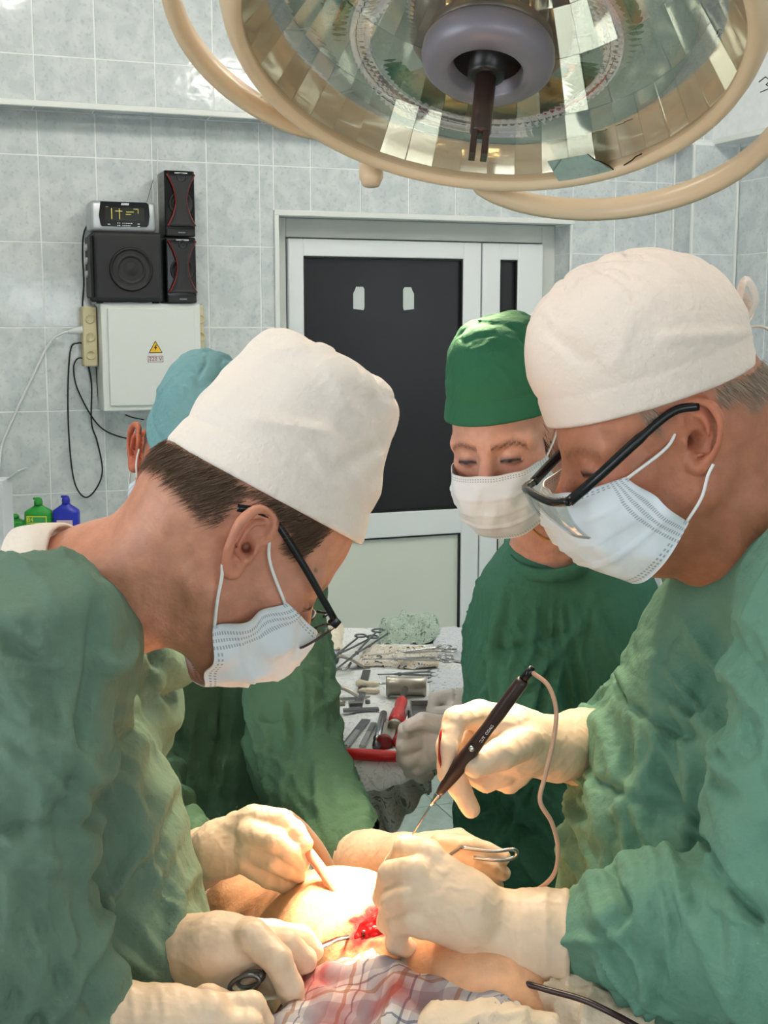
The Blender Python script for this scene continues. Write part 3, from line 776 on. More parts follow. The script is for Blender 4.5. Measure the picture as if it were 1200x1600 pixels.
cable('black_cable', [W(150, 572, CB), W(152, 605, CB), W(154, 630, CB)], .0015, 'cable_black', 'short black wire running down beside the electrical cabinet')
cable('black_cable', [W(196, 648, CB), W(206, 652, CB), W(225, 656, CB)], .002, 'cable_black', 'short black wire end below the electrical cabinet')
cable('white_wire', [W(246, 232, CB + .006), W(247, 330, CB), W(250, 384, CB)], .0022, 'cable_white', 'straight white wire running down behind the loudspeakers')

# ------------------------------------------------------------------ bottles on a side cabinet at the left wall end
M('bottle_green', (44, 150, 58), 0.32)
M('bottle_blue', (36, 50, 170), 0.3)
M('label_green', (60, 150, 84), 0.5)
M('label_yellow', (214, 222, 60), 0.5)
M('label_pink', (226, 200, 205), 0.5)
M('carton_white', (225, 229, 233), 0.6)
M('cabinet_white', (216, 220, 218), 0.45)
SB = 3.85
base_z = Q(60, 838, SB)[2]
def bottle(px, wpx, top_py, label, mat, v=SB):
    b0 = Q(px, 838, v); b0[2] = base_z + .001; h = Q(px, top_py, v)[2] - base_z; r = wpx / 2 * v / FPX
    t = thing('disinfectant_bottle', label, 'bottle', tuple(b0), 'plastic bottles on the side cabinet')
    prof = []
    hs = h * .66
    rows = [(1.0, 0), (1.0, hs * .9), (.96, hs), (.62, hs + h * .08), (.34, hs + h * .14), (.30, hs + h * .17)]
    V, F, seg = [], [], 24
    rows = [(.9, 0)] + [(1.0, .006)] + rows[1:]
    for sc, z in rows:
        for k in range(seg):
            a = 2 * math.pi * k / seg; c_, s_ = math.cos(a), math.sin(a); e = .55
            V.append(b0 + np.array([r * sc * np.sign(c_) * abs(c_) ** e, r * .62 * sc * np.sign(s_) * abs(s_) ** e, z]))
    for i in range(len(rows) - 1):
        for k in range(seg): F.append([i * seg + k, i * seg + (k + 1) % seg, (i + 1) * seg + (k + 1) % seg, (i + 1) * seg + k])
    F.append(list(range(seg))[::-1]); F.append([(len(rows) - 1) * seg + k for k in range(seg)])
    mk('body', np.array(V), F, mat, t)
    c = b0 + np.array([0, 0, hs + h * .15])
    mk('cap', *lathe([(r * .30, 0), (r * .32, h * .10), (r * .24, h * .19)], c, (0, 0, 1), 16), mat, t)
    mk('spout', *box(c + np.array([-r * .12, 0, h * .185]), (r * .24, r * .14, h * .03), .002), mat, t, smooth=False)
    return t, b0, r, hs
t, b0, r, hs = bottle(62, 44, 779, 'green plastic disinfectant bottle with yellow framed label', 'bottle_green')
FV = np.array([[1, 0, 0], [0, 0, -1], [0, 1, 0]], float)
c = b0 + np.array([0, -r * .625, hs * .45])
mk('label', *prism([(-r * .72, -hs * .4), (r * .72, -hs * .4), (r * .72, hs * .4), (-r * .72, hs * .4)], c, FV, .001), 'label_yellow', t, smooth=False)
mk('label', *prism([(-r * .66, -hs * .36), (r * .66, -hs * .36), (r * .66, hs * .36), (-r * .66, hs * .36)], c + np.array([0, -.0008, 0]), FV, .001), 'label_green', t, smooth=False)
for k in range(2): mk('label', *prism([(-r * .6, -.0012), (r * .6, -.0012), (r * .6, .0012), (-r * .6, .0012)], c + np.array([0, -.0016, hs * (.12 - .2 * k)]), FV, .001), 'label_yellow', t, smooth=False)
mk('label_print', *place(text_mesh('84', .02), c + np.array([-r * .45, -.0018, hs * .25]), FV), 'label_yellow', t, smooth=False)
t, b0, r, hs = bottle(105, 41, 776, 'blue plastic disinfectant bottle with pale label', 'bottle_blue')
mk('label', *prism([(-r * .6, -hs * .4), (r * .6, -hs * .4), (r * .6, hs * .2), (-r * .6, hs * .2)], b0 + np.array([0, -r * .625, hs * .45]), FV, .001), 'label_pink', t, smooth=False)
bottle(26, 34, 804, 'small green plastic bottle half hidden by the white carton', 'bottle_green')
cb = Q(-2, 838, SB - .25)
ct = thing('white_carton', 'white open cardboard carton at the left edge', 'carton', (cb[0] - .02, cb[1], base_z + .001))
wq = [Q(-50, 838, SB - .25)[0], Q(15, 838, SB - .25)[0]]; hz = Q(0, 748, SB - .25)[2]
mk('carton_body', *box2((wq[0], SB - .3, base_z + .001), (wq[1], SB - .2, hz), .002), 'carton_white', ct, smooth=False)
f0 = Q(7, 750, SB - .25); f1 = Q(28, 735, SB - .27)
G = np.array([[f0 + np.array([0, .0, 0]), f0 + np.array([0, .09, 0])], [f1, f1 + np.array([0, .09, 0])]])
mk('flap', *sheet(G, .003), 'carton_white', ct, smooth=False)
sc0 = Q(-60, 838, SB); 
sidec = thing('side_cabinet', 'white low cabinet by the tiled wall under the bottles', 'cabinet', (Q(50, 838, SB)[0] - .12, SB, 0))
cxs = Q(50, 838, SB)[0] - .14
mk('body', *box2((cxs - .4, SB - .33, .06), (cxs + .42, SB + .18, base_z - .025), .004), 'cabinet_white', sidec, smooth=False)
mk('worktop', *box2((cxs - .41, SB - .345, base_z - .025), (cxs + .43, SB + .19, base_z), .004), 'cabinet_white', sidec, smooth=False)
mk('plinth', *box2((cxs - .38, SB - .30, 0), (cxs + .40, SB + .16, .06)), 'steel_dark', sidec, smooth=False)
for k in range(2):
    d_ = mk('door', *box2((cxs - .395 + .41 * k, SB - .345, .07), (cxs + .0 + .41 * k, SB - .33, base_z - .035), .003), 'cabinet_white', sidec, smooth=False)
    mk('handle', *tube([(cxs + (-.04 if k == 0 else .05), SB - .36, .6), (cxs + (-.04 if k == 0 else .05), SB - .36, .72)], .005, 8), 'steel', d_)
# ------------------------------------------------------------------ people: materials
M('skin', (200, 140, 112), 0.48, sss=0.12, vcol=True, var=0.11, vscale=60, bump=0.0008, bscale=200, detail=6)
def cloth(name, rgb, var=0.06, bump=0.0020, b2=0.010, rough=0.85, sheen=0.0):
    return M(name, rgb, rough, var=var, vscale=7, bump=bump, bscale=130, bump2=b2, b2scale=16, sheen=sheen, spec=0.25)
cloth('gown_green', (102, 126, 108)); cloth('gown_teal_green', (100, 140, 120)); cloth('gown_deep_green', (64, 114, 92))
cloth('gown_olive', (80, 112, 86))
cloth('cap_white', (238, 224, 212), var=0.02, b2=0.003); cloth('cap_ivory', (240, 222, 208), var=0.02, b2=0.003)
cloth('cap_teal', (122, 164, 166), var=0.03); cloth('cap_green', (50, 106, 76), var=0.04)
cloth('collar_white', (236, 222, 208), var=0.02)
M('glove', (226, 200, 172), 0.42, var=0.05, vscale=18, bump=0.0010, bscale=55, bump2=0.0042, b2scale=24, sss=0.06, stretch=(1, 1, 1))
M('glove_grey', (214, 203, 195), 0.42, var=0.05, vscale=18, bump=0.0010, bscale=55, bump2=0.0018, b2scale=14)
M('loop_white', (240, 238, 234), 0.7)
M('hair_brown', (104, 80, 62), 0.55); M('hair_grey', (170, 150, 132), 0.55); M('hair_dark', (52, 38, 32), 0.55)
M('frame_black', (20, 20, 22), 0.25); M('frame_brown', (52, 40, 36), 0.3)
M('gold', (190, 140, 60), 0.3, metal=1.0)
M('eye_white', (225, 215, 208), 0.2)
M('shoe', (70, 74, 78), 0.6); cloth('trouser_green', (60, 108, 86))
def mask_mat():
    m = M('mask', (226, 230, 234), 0.75, spec=0.2); nt = m.node_tree; N = nt.nodes; L = nt.links; b = N['Principled BSDF']
    b.inputs['Subsurface Weight'].default_value = 0.1
    uv = N.new('ShaderNodeUVMap'); sx = N.new('ShaderNodeSeparateXYZ'); L.new(uv.outputs[0], sx.inputs[0])
    def math_(op, a, b_=None, clamp=False):
        n = N.new('ShaderNodeMath'); n.operation = op; n.use_clamp = clamp
        for i, x in enumerate((a, b_)):
            if x is None: continue
            if isinstance(x, (int, float)): n.inputs[i].default_value = x
            else: L.new(x, n.inputs[i])
        return n.outputs[0]
    u, v = sx.outputs[0], sx.outputs[1]
    # welded dot rows near the edges
    du = math_('SINE', math_('MULTIPLY', u, 330.0)); dv = math_('SINE', math_('MULTIPLY', v, 230.0))
    dots = math_('MULTIPLY', math_('GREATER_THAN', du, 0.0), math_('GREATER_THAN', dv, 0.0))
    eu = math_('ABSOLUTE', math_('SUBTRACT', u, 0.5)); ev = math_('ABSOLUTE', math_('SUBTRACT', v, 0.5))
    band = math_('MULTIPLY', math_('GREATER_THAN', eu, 0.425), math_('LESS_THAN', eu, 0.487))
    band2 = math_('MULTIPLY', math_('GREATER_THAN', ev, 0.43), math_('LESS_THAN', ev, 0.475))
    emb = math_('MULTIPLY', math_('MAXIMUM', band, band2), dots)
    nz = N.new('ShaderNodeTexNoise'); nz.inputs['Scale'].default_value = 26; nz.inputs['Detail'].default_value = 3
    tc = N.new('ShaderNodeTexCoord'); L.new(tc.outputs['Object'], nz.inputs['Vector'])
    h = math_('SUBTRACT', math_('MULTIPLY', nz.outputs[0], 1.6), math_('MULTIPLY', emb, 0.5))
    bp = N.new('ShaderNodeBump'); bp.inputs['Distance'].default_value = 0.0025; bp.inputs['Strength'].default_value = 1.0
    L.new(h, bp.inputs['Height']); L.new(bp.outputs[0], b.inputs['Normal'])
    mx = N.new('ShaderNodeMix'); mx.data_type = 'RGBA'; mx.inputs['A'].default_value = (*lin((232, 234, 236)), 1); mx.inputs['B'].default_value = (*lin((178, 178, 180)), 1)
    L.new(emb, mx.inputs['Factor']); L.new(mx.outputs['Result'], b.inputs['Base Color'])
mask_mat()

# ------------------------------------------------------------------ people: heads
def head_frame(yaw, pitch, roll=0.0):
    a, b = R_(yaw), R_(pitch)
    f = np.array([math.cos(a), math.sin(a), 0]); l = np.array([-math.sin(a), math.cos(a), 0]); z = np.array([0, 0, 1.0])
    f2 = math.cos(b) * f - math.sin(b) * z; u2 = math.cos(b) * z + math.sin(b) * f
    r = R_(roll); l3 = math.cos(r) * l + math.sin(r) * u2; u3 = math.cos(r) * u2 - math.sin(r) * l
    return np.stack([f2, l3, u3], 1)
def ear_sdf(P, s, k):
    """outer ear on side s, size k"""
    base = np.array([-.006, s * .066, .002])
    tilt = R_(14)
    e1 = np.array([math.cos(tilt), 0, math.sin(tilt)]); e2 = np.array([-math.sin(tilt), 0, math.cos(tilt)]); out = np.array([0, s, 0.0])
    def pt(a, b, o): return base + k * (e1 * a + e2 * b + out * o)
    hx = [(.008, .004, .004), (.014, .016, .009), (.012, .029, .012), (.0, .036, .015), (-.013, .032, .0215), (-.0205, .016, .0245), (-.019, -.003, .022), (-.014, -.017, .016), (-.005, -.029, .009), (.003, -.028, .006), (.006, -.018, .003)]
    rr = [.003, .0034, .0037, .004, .0042, .0042, .004, .0042, .0060, .0060, .004]
    sp_ = spline([np.array([*h, r]) for h, r in zip(hx, rr)], 3)
    d = chain(P, [(*pt(*q[:3]), q[3] * k) for q in sp_], .0025)
    Re = np.stack([e1, e2, out], 1); th = R_(34); Rt = np.array([[math.cos(th), 0, math.sin(th)], [0, 1, 0], [-math.sin(th), 0, math.cos(th)]])
    d = smin(d, ell(P, pt(-.003, .003, .0015), np.array([.020, .030, .0042]) * k, Re @ Rt), .003 * k)
    ah = spline([np.array([*h]) for h in ((.002, .026, .0125), (-.008, .020, .0165), (-.0115, .006, .0175), (-.009, -.008, .0155), (-.002, -.015, .011))], 3)
    d = smin(d, chain(P, [(*pt(*q), .0034 * k) for q in ah], .002), .004 * k)
    d = smin(d, chain(P, [(*pt(.010, -.012, .002), .004 * k), (*pt(.009, -.003, .0065), .0042 * k)]), .004 * k)
    d = smax(d, -ell(P, pt(-.001, -.004, .0125), np.array([.0082, .0105, .0135]) * k, Re), .003 * k)
    d = smax(d, -ell(P, pt(.003, .013, .0145), np.array([.0075, .006, .008]) * k, Re), .003 * k)
    d = smax(d, -chain(P, [(*pt(*q), .0026 * k) for q in ((.004, .030, .016), (-.009, .027, .020), (-.0155, .012, .0215), (-.0145, -.004, .019), (-.009, -.014, .0145))]), .003 * k)
    d = smin(d, cap(P, pt(.004, -.012, -.012), pt(.002, .012, -.010), .010 * k, .011 * k), .006 * k)
    cut = smin(cap(P, pt(.001, -.004, .010), pt(.006, -.003, -.016), .0060 * k, .0034 * k), ell(P, pt(-.001, -.004, .010), np.array([.0080, .0105, .0110]) * k, Re), .004 * k)
    return d, cut
def make_head(root, o, Rh, neck, par):
    """skin: head, neck and the chest under the gown, one surface, modelled in the head's own axes"""
    w_, earS = par.get('w', 1.0), par.get('ear', 1.0)
    loc = lambda p: (np.asarray(p) - o) @ Rh
    nk = [(*loc(p[:3]), p[3]) for p in neck]
    def f(P):
        Y = P.copy(); Y[:, 1] = P[:, 1] / w_
        d = ell(Y, (-.006, 0, .045), (.1, .077, .087))
        d = smin(d, ell(Y, (.036, 0, -.018), (.058, .060, .086)), .03)
        for s in (-1, 1):
            d = smin(d, cap(Y, (.0, s * .052, -.05), (.062, s * .018, -.092), .02, .017), .025)
            d = smin(d, sph(Y, (.060, s * .042, -.014), .022), .02)
            d = smin(d, cap(Y, (.084, s * .010, .024), (.068, s * .050, .020), .0125, .012), .014)
        d = smin(d, sph(Y, (.078, 0, -.092), .019), .025)
        d = smin(d, cap(Y, (.090, 0, .012), (.115, 0, -.026), .0085, .0115), .012)
        for s in (-1, 1):
            d = smin(d, sph(Y, (.104, s * .012, -.031), .0085), .006)
            d = smax(d, -sph(Y, (.107, s * .034, .004), .0165), .014)
            d = smin(d, sph(Y, (.0785, s * .0325, .003), .0148), .004)
            d = smin(d, chain(Y, [(.0905, s * .019, .0005, .0022), (.0925, s * .030, -.0012, .0026), (.0865, s * .046, -.001, .002)]), .004)
            d = smin(d, cap(Y, (.094, 0, -.060), (.086, s * .022, -.062), .007, .004), .008)
        if 'jowl' in par: d = smin(d, cap(P, *par['jowl']), .03)
        d = smin(d, chain(P, nk, .02), .035)
        for s in par.get('ears', (-1, 1)):
            box_ = np.abs(P - np.array([-.006, s * .075, .002])).max(1)
            m = box_ < .065
            if m.any():
                e, ct_ = ear_sdf(P[m], s, earS); d[m] = smax(smin(d[m], e, .005), -ct_, .003)
        # fine creases at the neck and eye corners
        d = d + 0.0006 * noise3(P, .03, 11) * 1.0
        return d
    pts = np.array([n[:3] for n in nk]); rad = max(n[3] for n in nk) + .02
    lo = np.minimum(np.array([-.13, -.125, -.14]), pts.min(0) - rad); hi = np.maximum(np.array([.145, .125, .15]), pts.max(0) + rad)
    V, F = polygonize(f, lo, hi, par.get('h', .0022))
    # the skin's own colours: cheeks, ears, brows, stubble, hair roots; then shade painted in the lid crease
    x, y, z = V.T; ay = np.abs(y) / w_
    c = np.tile(lin(par['skin']), (len(V), 1))
    def blend(mask, rgb): 
        mm = np.clip(mask, 0, 1)[:, None]; c[:] = c * (1 - mm) + lin(rgb) * mm
    def g(cx, cy, cz, sx, sy, sz): return np.exp(-(((x - cx) / sx) ** 2 + ((ay - cy) / sy) ** 2 + ((z - cz) / sz) ** 2))
    red = par.get('red', (196, 104, 82))
    blend(.45 * g(.07, .045, -.02, .03, .025, .03), red); blend(.55 * g(-.01, .088, 0, .03, .02, .05), red); blend(.35 * g(.115, 0, -.02, .012, .02, .03), red)
    nz = noise3(V.astype(np.float32), .012, 21) * .5 + noise3(V.astype(np.float32), .004, 22) * .5
    blend(.28 * (z < -.02) * (nz * .5 + .5) + .25 * np.clip((-.05 - x) / .05, 0, 1) * np.clip((.02 - z) / .05, 0, 1), par.get('neck', (176, 104, 80)))
    hm = par['hairline'](x, ay, z)
    strand = .85 + .15 * nz
    sk = np.sqrt(((x + .006) / .1) ** 2 + (y / (.077 * w_)) ** 2 + ((z - .045) / .087) ** 2); hm = hm * np.clip((1.16 - sk) / .08, 0, 1) * (1 - (np.abs(y) > .069) * (x > -.036) * (x < .022) * (z < .042))
    blend(np.clip(hm, 0, 1) * strand, par['hair'])
    bw = np.exp(-((z - (.0225 + .16 * (ay - .03) - 8 * np.maximum(ay - .034, 0) ** 2 * 3)) / .005) ** 2) * (ay > .011) * (ay < .056) * (x > .06)
    blend(par.get('brow_w', .8) * bw * (.7 + .3 * np.sin(ay * 2600 + z * 900)), par['brow'])
    sl = -.0005 + par.get('eye_open', 0.002) ; eo = par.get('eye_open', .002)
    el_ = (ay > .018) * (ay < .047) * (x > .074)
    cz = .0035 - 9 * (ay - .0325) ** 2 - .004
    blend(el_ * np.exp(-((z - cz) / (.0011 + eo)) ** 2) * .3, (200, 176, 164)) if eo > .0005 else None
    blend(el_ * np.exp(-((ay - .0325) / .0045) ** 2) * np.exp(-((z - cz) / (.0011 + eo)) ** 4), (26, 20, 18))
    blend(el_ * np.exp(-((z - cz - .0010 - eo * .9) / .0030) ** 2), (24, 16, 14))
    blend(.35 * el_ * np.exp(-((z - cz - .0052 - eo) / .0014) ** 2), (140, 88, 70))  # eyelid crease: its shade is put into the skin colour
    for (mx_, my_, mz_, r_) in par.get('moles', ()): 
        blend(np.exp(-(((x - mx_) ** 2 + (y - my_) ** 2 + (z - mz_) ** 2) / r_ ** 2)), (110, 70, 55))
    mk('body', o + V @ Rh.T, F, 'skin', root, colors=c)
    e = .002; Vf = V.astype(np.float32)
    g_ = np.stack([f(Vf + np.eye(3, dtype=np.float32)[k] * e) - f(Vf - np.eye(3, dtype=np.float32)[k] * e) for k in range(3)], 1); g_ /= nrm(g_)[:, None] + 1e-9
    return V, g_, hm
def make_cap(root, o, Rh, mat, z0, tilt, h, rb, rt, lean=0.0, k=.03, x0=-.006, seed=3, folds=(), amp=.004, hstep=.0028, puff=0.0, noise=.05, mid=None):
    """gathered cloth cap; band at the brim"""
    t = R_(tilt); ax = np.array([math.cos(t), 0, math.sin(t)]); up = np.array([-math.sin(t), 0, math.cos(t)])
    c0 = np.array([x0, 0, z0]); Rc = np.stack([ax, np.array([0, 1.0, 0]), up], 1)
    def f(P):
        q = (P - c0.astype(np.float32)) @ Rc.astype(np.float32)
        s = np.clip(q[:, 2] / h, -.2, 1.1)
        rx = rb[0] + (rt[0] - rb[0]) * s + puff * np.sin(np.clip(s, 0, 1) * math.pi); ry = rb[1] + (rt[1] - rb[1]) * s + puff * np.sin(np.clip(s, 0, 1) * math.pi)
        X = (q[:, 0] - lean * s) / rx; Y = q[:, 1] / ry
        rr = np.sqrt(X * X + Y * Y)
        d = (rr - 1) * np.minimum(rx, ry)
        loose = np.clip((q[:, 2] - .032) / .02, 0, 1)
        d = d - loose * .003 + .0016 * np.exp(-((q[:, 2] - .030) / .0022) ** 2)
        d = d - loose * amp * (wrinkle(P, noise, seed, 2.0) + .5 * noise3(P, noise * 1.6, seed + 1))
        for pts, wd, am in folds:
            pts2 = np.array(pts, np.float32); dd = None
            for a, b in zip(pts2[:-1], pts2[1:]):
                ab = b - a; qq = q[:, [0, 2]] - a; tt = np.clip(qq @ ab / (ab @ ab), 0, 1); e = np.sqrt(((qq - tt[:, None] * ab) ** 2).sum(1)); dd = e if dd is None else np.minimum(dd, e)
            d = d - am * np.exp(-(dd / wd) ** 2)
        top = q[:, 2] - h + .006 * (wrinkle(P, .05, seed + 5) if amp else 0)
        d = smax(d, top, k)
        d = smax(d, -q[:, 2], .004)
        return d
    r = max(rb[0], rt[0]) + abs(lean) + .03 + puff
    cor = np.array([c0 + Rc @ np.array([a, b, z]) for a in (-r, r) for b in (-max(rb[1], rt[1]) - .03 - puff, max(rb[1], rt[1]) + .03 + puff) for z in (-.01, h + .02)])
    V, F = polygonize(f, cor.min(0), cor.max(0), hstep)
    V = relax(V, F, 1, .4)
    return mk('cap', o + V @ Rh.T, F, mat, root), (lambda a, b, z: o + Rh @ (c0 + Rc @ np.array([a, b, z])))
def make_mask(root, o, Rh, top=(.119, -.012), side_top=(.040, .066, -.012), side_bot=(.028, .066, -.070), bot=(.088, -.118), bulge=(.132, -.060), w=1.0, seed=1, ears=(-1, 1), ear=1.0, crumple=.002, loops=True, pw=2.3):
    ns, ntt = 61, 41; G = np.zeros((ntt, ns, 3)); g = np.random.default_rng(seed)
    uv = np.zeros((ntt, ns, 2))
    ph = g.uniform(0, 6.28, 6)
    for i in range(ntt):
        t = i / (ntt - 1)
        # centre line: quadratic through top, bulge, bottom
        b0, b1, b2 = (1 - t) ** 2, 2 * t * (1 - t), t * t
        cxm = b0 * top[0] + b1 * (2 * bulge[0] - .5 * (top[0] + bot[0])) + b2 * bot[0]
        czm = b0 * top[1] + b1 * (2 * bulge[1] - .5 * (top[1] + bot[1])) + b2 * bot[1]
        sx_, sy_, sz_ = [side_top[k] * (1 - t) + side_bot[k] * t for k in range(3)]
        for j in range(ns):
            s = -1 + 2 * j / (ns - 1); a = abs(s)
            e = 1 - a ** pw
            x = sx_ + (cxm - sx_) * e; z = sz_ + (czm - sz_) * e
            y = sy_ * math.sin(s * math.pi / 2 * .98) * (1 + .05 * math.sin(math.pi * t)) * w
            pl = .0036 * sum(max(0, 1 - abs(t - tp) / .05) * (1 if t > tp else .2) for tp in (.28, .5, .72)) * (1 - a ** 4)
            cr = crumple * (math.sin(9 * s + 5 * t + ph[0]) * math.sin(7 * t + 4 * s + ph[1]) + .6 * math.sin(17 * s - 9 * t + ph[2]) * (.4 + a) + 1.1 * (abs(math.sin(11 * s * (1 + .3 * t) + 3 * t + ph[3])) - .6) * t * (1 - t) * 3)
            rd = np.array([x - .01, y, 0]); rd /= np.linalg.norm(rd) + 1e-9
            G[i, j] = np.array([x, y, z]) + rd * (pl + cr); uv[i, j] = ((s + 1) / 2, 1 - t)
    V, F = sheet(G[:, ::-1], .0012); V = o + V @ Rh.T
    UV = np.concatenate([uv[:, ::-1].reshape(-1, 2)] * 2)
    mo = mk('mask', V, F, 'mask', root, uv=UV)
    if loops:
        for s in ears:
            A = G[1, -1 if s > 0 else 0]; B = G[-2, -1 if s > 0 else 0]
            yb = s * .070 * w
            e = lambda x, y, z: np.array([x, y, z])
            P1 = spline([A, e(.022, s * .0725 * w, .004), e(.006, s * .0735, .020 * ear), e(-.004, s * .074, .034 * ear)], 6)
            P2 = spline([B, e(.008, s * .0755 * w, -.052), e(-.004, s * .0775 * w, -.036 * ear), e(-.012, s * .0785 * w, -.027 * ear)], 6)
            mk('ear_loop', *[(o + tube(P, .0016, 8)[0] @ Rh.T) if q == 0 else tube(P, .0016, 8)[1] for P in (P1,) for q in (0, 1)], 'loop_white', mo)
            mk('ear_loop', *[(o + tube(P, .0016, 8)[0] @ Rh.T) if q == 0 else tube(P, .0016, 8)[1] for P in (P2,) for q in (0, 1)], 'loop_white', mo)
    return mo, G
def strands(root, o, Rh, pts, dirs, length, mat, width=.0006, name='hair'):
    """short hair: many thin tapering blades rooted on the skin"""
    V, F = [], []
    for p, d in zip(pts, dirs):
        d = d / np.linalg.norm(d); s = np.cross(d, rng.normal(size=3)); s /= np.linalg.norm(s) + 1e-9
        L_ = length * rng.uniform(.6, 1.2); k = len(V)
        V += [p - s * width, p + s * width, p + d * L_ * .6 + s * width * .7, p + d * L_]
        F += [[k, k + 1, k + 2], [k, k + 2, k + 3]]
    o_ = mk(name, o + np.array(V) @ Rh.T, F, mat, root); o_['kind'] = 'stuff'
    return o_
def hair_from(surf, n, thr, plane, flow, lift=.16, jit=.10):
    """roots on the skin where the hair mask is strong, below the cap's brim"""
    V, N_, hm = surf; ok = np.where((hm > thr) & (V[:, 2] < plane(V[:, 0])))[0]
    if not len(ok): return [], []
    pick = rng.choice(ok, n); pts = V[pick] + rng.normal(size=(n, 3)) * .0012; nn = N_[pick]
    keep = rng.uniform(size=n) < np.clip(hm[pick] * 1.4, .1, 1)
    fl = np.array([flow(p) for p in pts]); fl = fl - nn * (fl * nn).sum(1)[:, None]; fl /= np.linalg.norm(fl, axis=1)[:, None] + 1e-9
    d = fl + nn * lift + rng.normal(size=(n, 3)) * jit
    return (pts + nn * .0004)[keep], d[keep]
def skull_point(th, ph_, w_=1.0, lift=.001):
    """point and normal on the back of the skull / sides in head axes"""
    c = np.array([-.006, 0, .045]); r = np.array([.1, .077 * w_, .087])
    n = np.array([math.cos(ph_) * math.cos(th), math.cos(ph_) * math.sin(th), math.sin(ph_)])
    return c + n * r, n / r / np.linalg.norm(n / r)

# ------------------------------------------------------------------ people: gowns and gloves
def crease(P, lines):
    """folds drawn as polylines in the (right, up) plane: (pixel points, distance, width, height)"""
    out = np.zeros(len(P), np.float32); q = P[:, [0, 2]]
    for pts, v, wd, am in lines:
        pp = spline([Q(x, y, v)[[0, 2]] for x, y in pts], 3).astype(np.float32)
        w_ = wd * .72; lo = pp.min(0) - 2.6 * w_; hi = pp.max(0) + 2.6 * w_
        ix = np.where((q[:, 0] > lo[0]) & (q[:, 0] < hi[0]) & (q[:, 1] > lo[1]) & (q[:, 1] < hi[1]))[0]
        if not len(ix): continue
        qs = q[ix]; dd = None; n = len(pp) - 1
        for k, (a, b) in enumerate(zip(pp[:-1], pp[1:])):
            ab = b - a; qq = qs - a; t = np.clip(qq @ ab / max(float(ab @ ab), 1e-9), 0, 1); r = qq - t[:, None] * ab
            e = np.sqrt((r ** 2).sum(1)); s = (k + t) / n
            if dd is None: dd, ss = e, s
            else: m = e < dd; dd = np.where(m, e, dd); ss = np.where(m, s, ss)
        out[ix] += 1.25 * am * np.exp(-(dd / w_) ** 2) * np.clip(np.sin(math.pi * np.clip(ss, .0, 1.)) * 1.3, 0, 1)
    return out
def folds(seed, n, x0, x1, y0, y1, ang, spread, ln, v, wd=(.0045, .009), am=(.003, .0055), bend=.30):
    """many long soft folds running at ang degrees (0 right, 90 down) in a stretch of cloth"""
    g = np.random.default_rng(seed); out = []
    for _ in range(n):
        x, y = g.uniform(x0, x1), g.uniform(y0, y1); a = R_(ang + g.normal() * spread); L_ = g.uniform(*ln); b = g.normal() * bend; pts = []
        for k in range(4):
            pts.append((x, y)); x += math.cos(a) * L_ / 3; y += math.sin(a) * L_ / 3; a += b / 3 + g.normal() * .12
        out.append((pts, v, g.uniform(*wd), g.uniform(*am) * (1 if g.uniform() < .8 else -.5)))
    return out
def make_gown(root, solid, lo, hi, mat, h=.005, lines=(), seed=5, amp=.010, lam=(.08, .08, .34), amp2=.0030, lam2=.035, name='gown', calm=None):
    """cloth: a smooth body first, then folds pushed out along the surface normal"""
    V, F = polygonize(solid, lo, hi, h)
    V = relax(V, F, 2, .5)
    Vf = V.astype(np.float32); e = .004; I3 = np.eye(3, dtype=np.float32)
    n = np.stack([solid(Vf + I3[k] * e) - solid(Vf - I3[k] * e) for k in range(3)], 1); n /= nrm(n)[:, None] + 1e-9
    n = relax(n, F, 3, .6); n /= np.linalg.norm(n, axis=1)[:, None] + 1e-9
    mask = np.clip(.55 + .6 * noise3(Vf, .22, seed + 7), .15, 1)
    # fold direction wanders: shear the coordinates a little before the ridges
    Pw = Vf.copy(); Pw[:, 0] += .05 * np.sin(Vf[:, 2] * 9 + seed) + .02 * noise3(Vf, .25, seed + 1); Pw[:, 1] += .03 * np.sin(Vf[:, 2] * 7 + 2 * seed)
    d = mask * (amp * wrinkle(Pw, lam, seed, 2.2) + amp2 * wrinkle(Pw, (lam2, lam2, lam2 * 3), seed + 3, 2.0)) + .6 * amp * noise3(Vf, .16, seed + 9)
    if lines: d = d + 1.9 * crease(Vf, lines)
    d = .017 * np.tanh(d / .017)
    if calm is not None: d = d * np.clip((nrm(Vf - np.asarray(calm[0], np.float32)) - calm[1]) / .06, .12, 1)
    V = V + n * d[:, None]
    V = relax(V, F, 1, .15)
    return mk(name, V, F, mat, root)
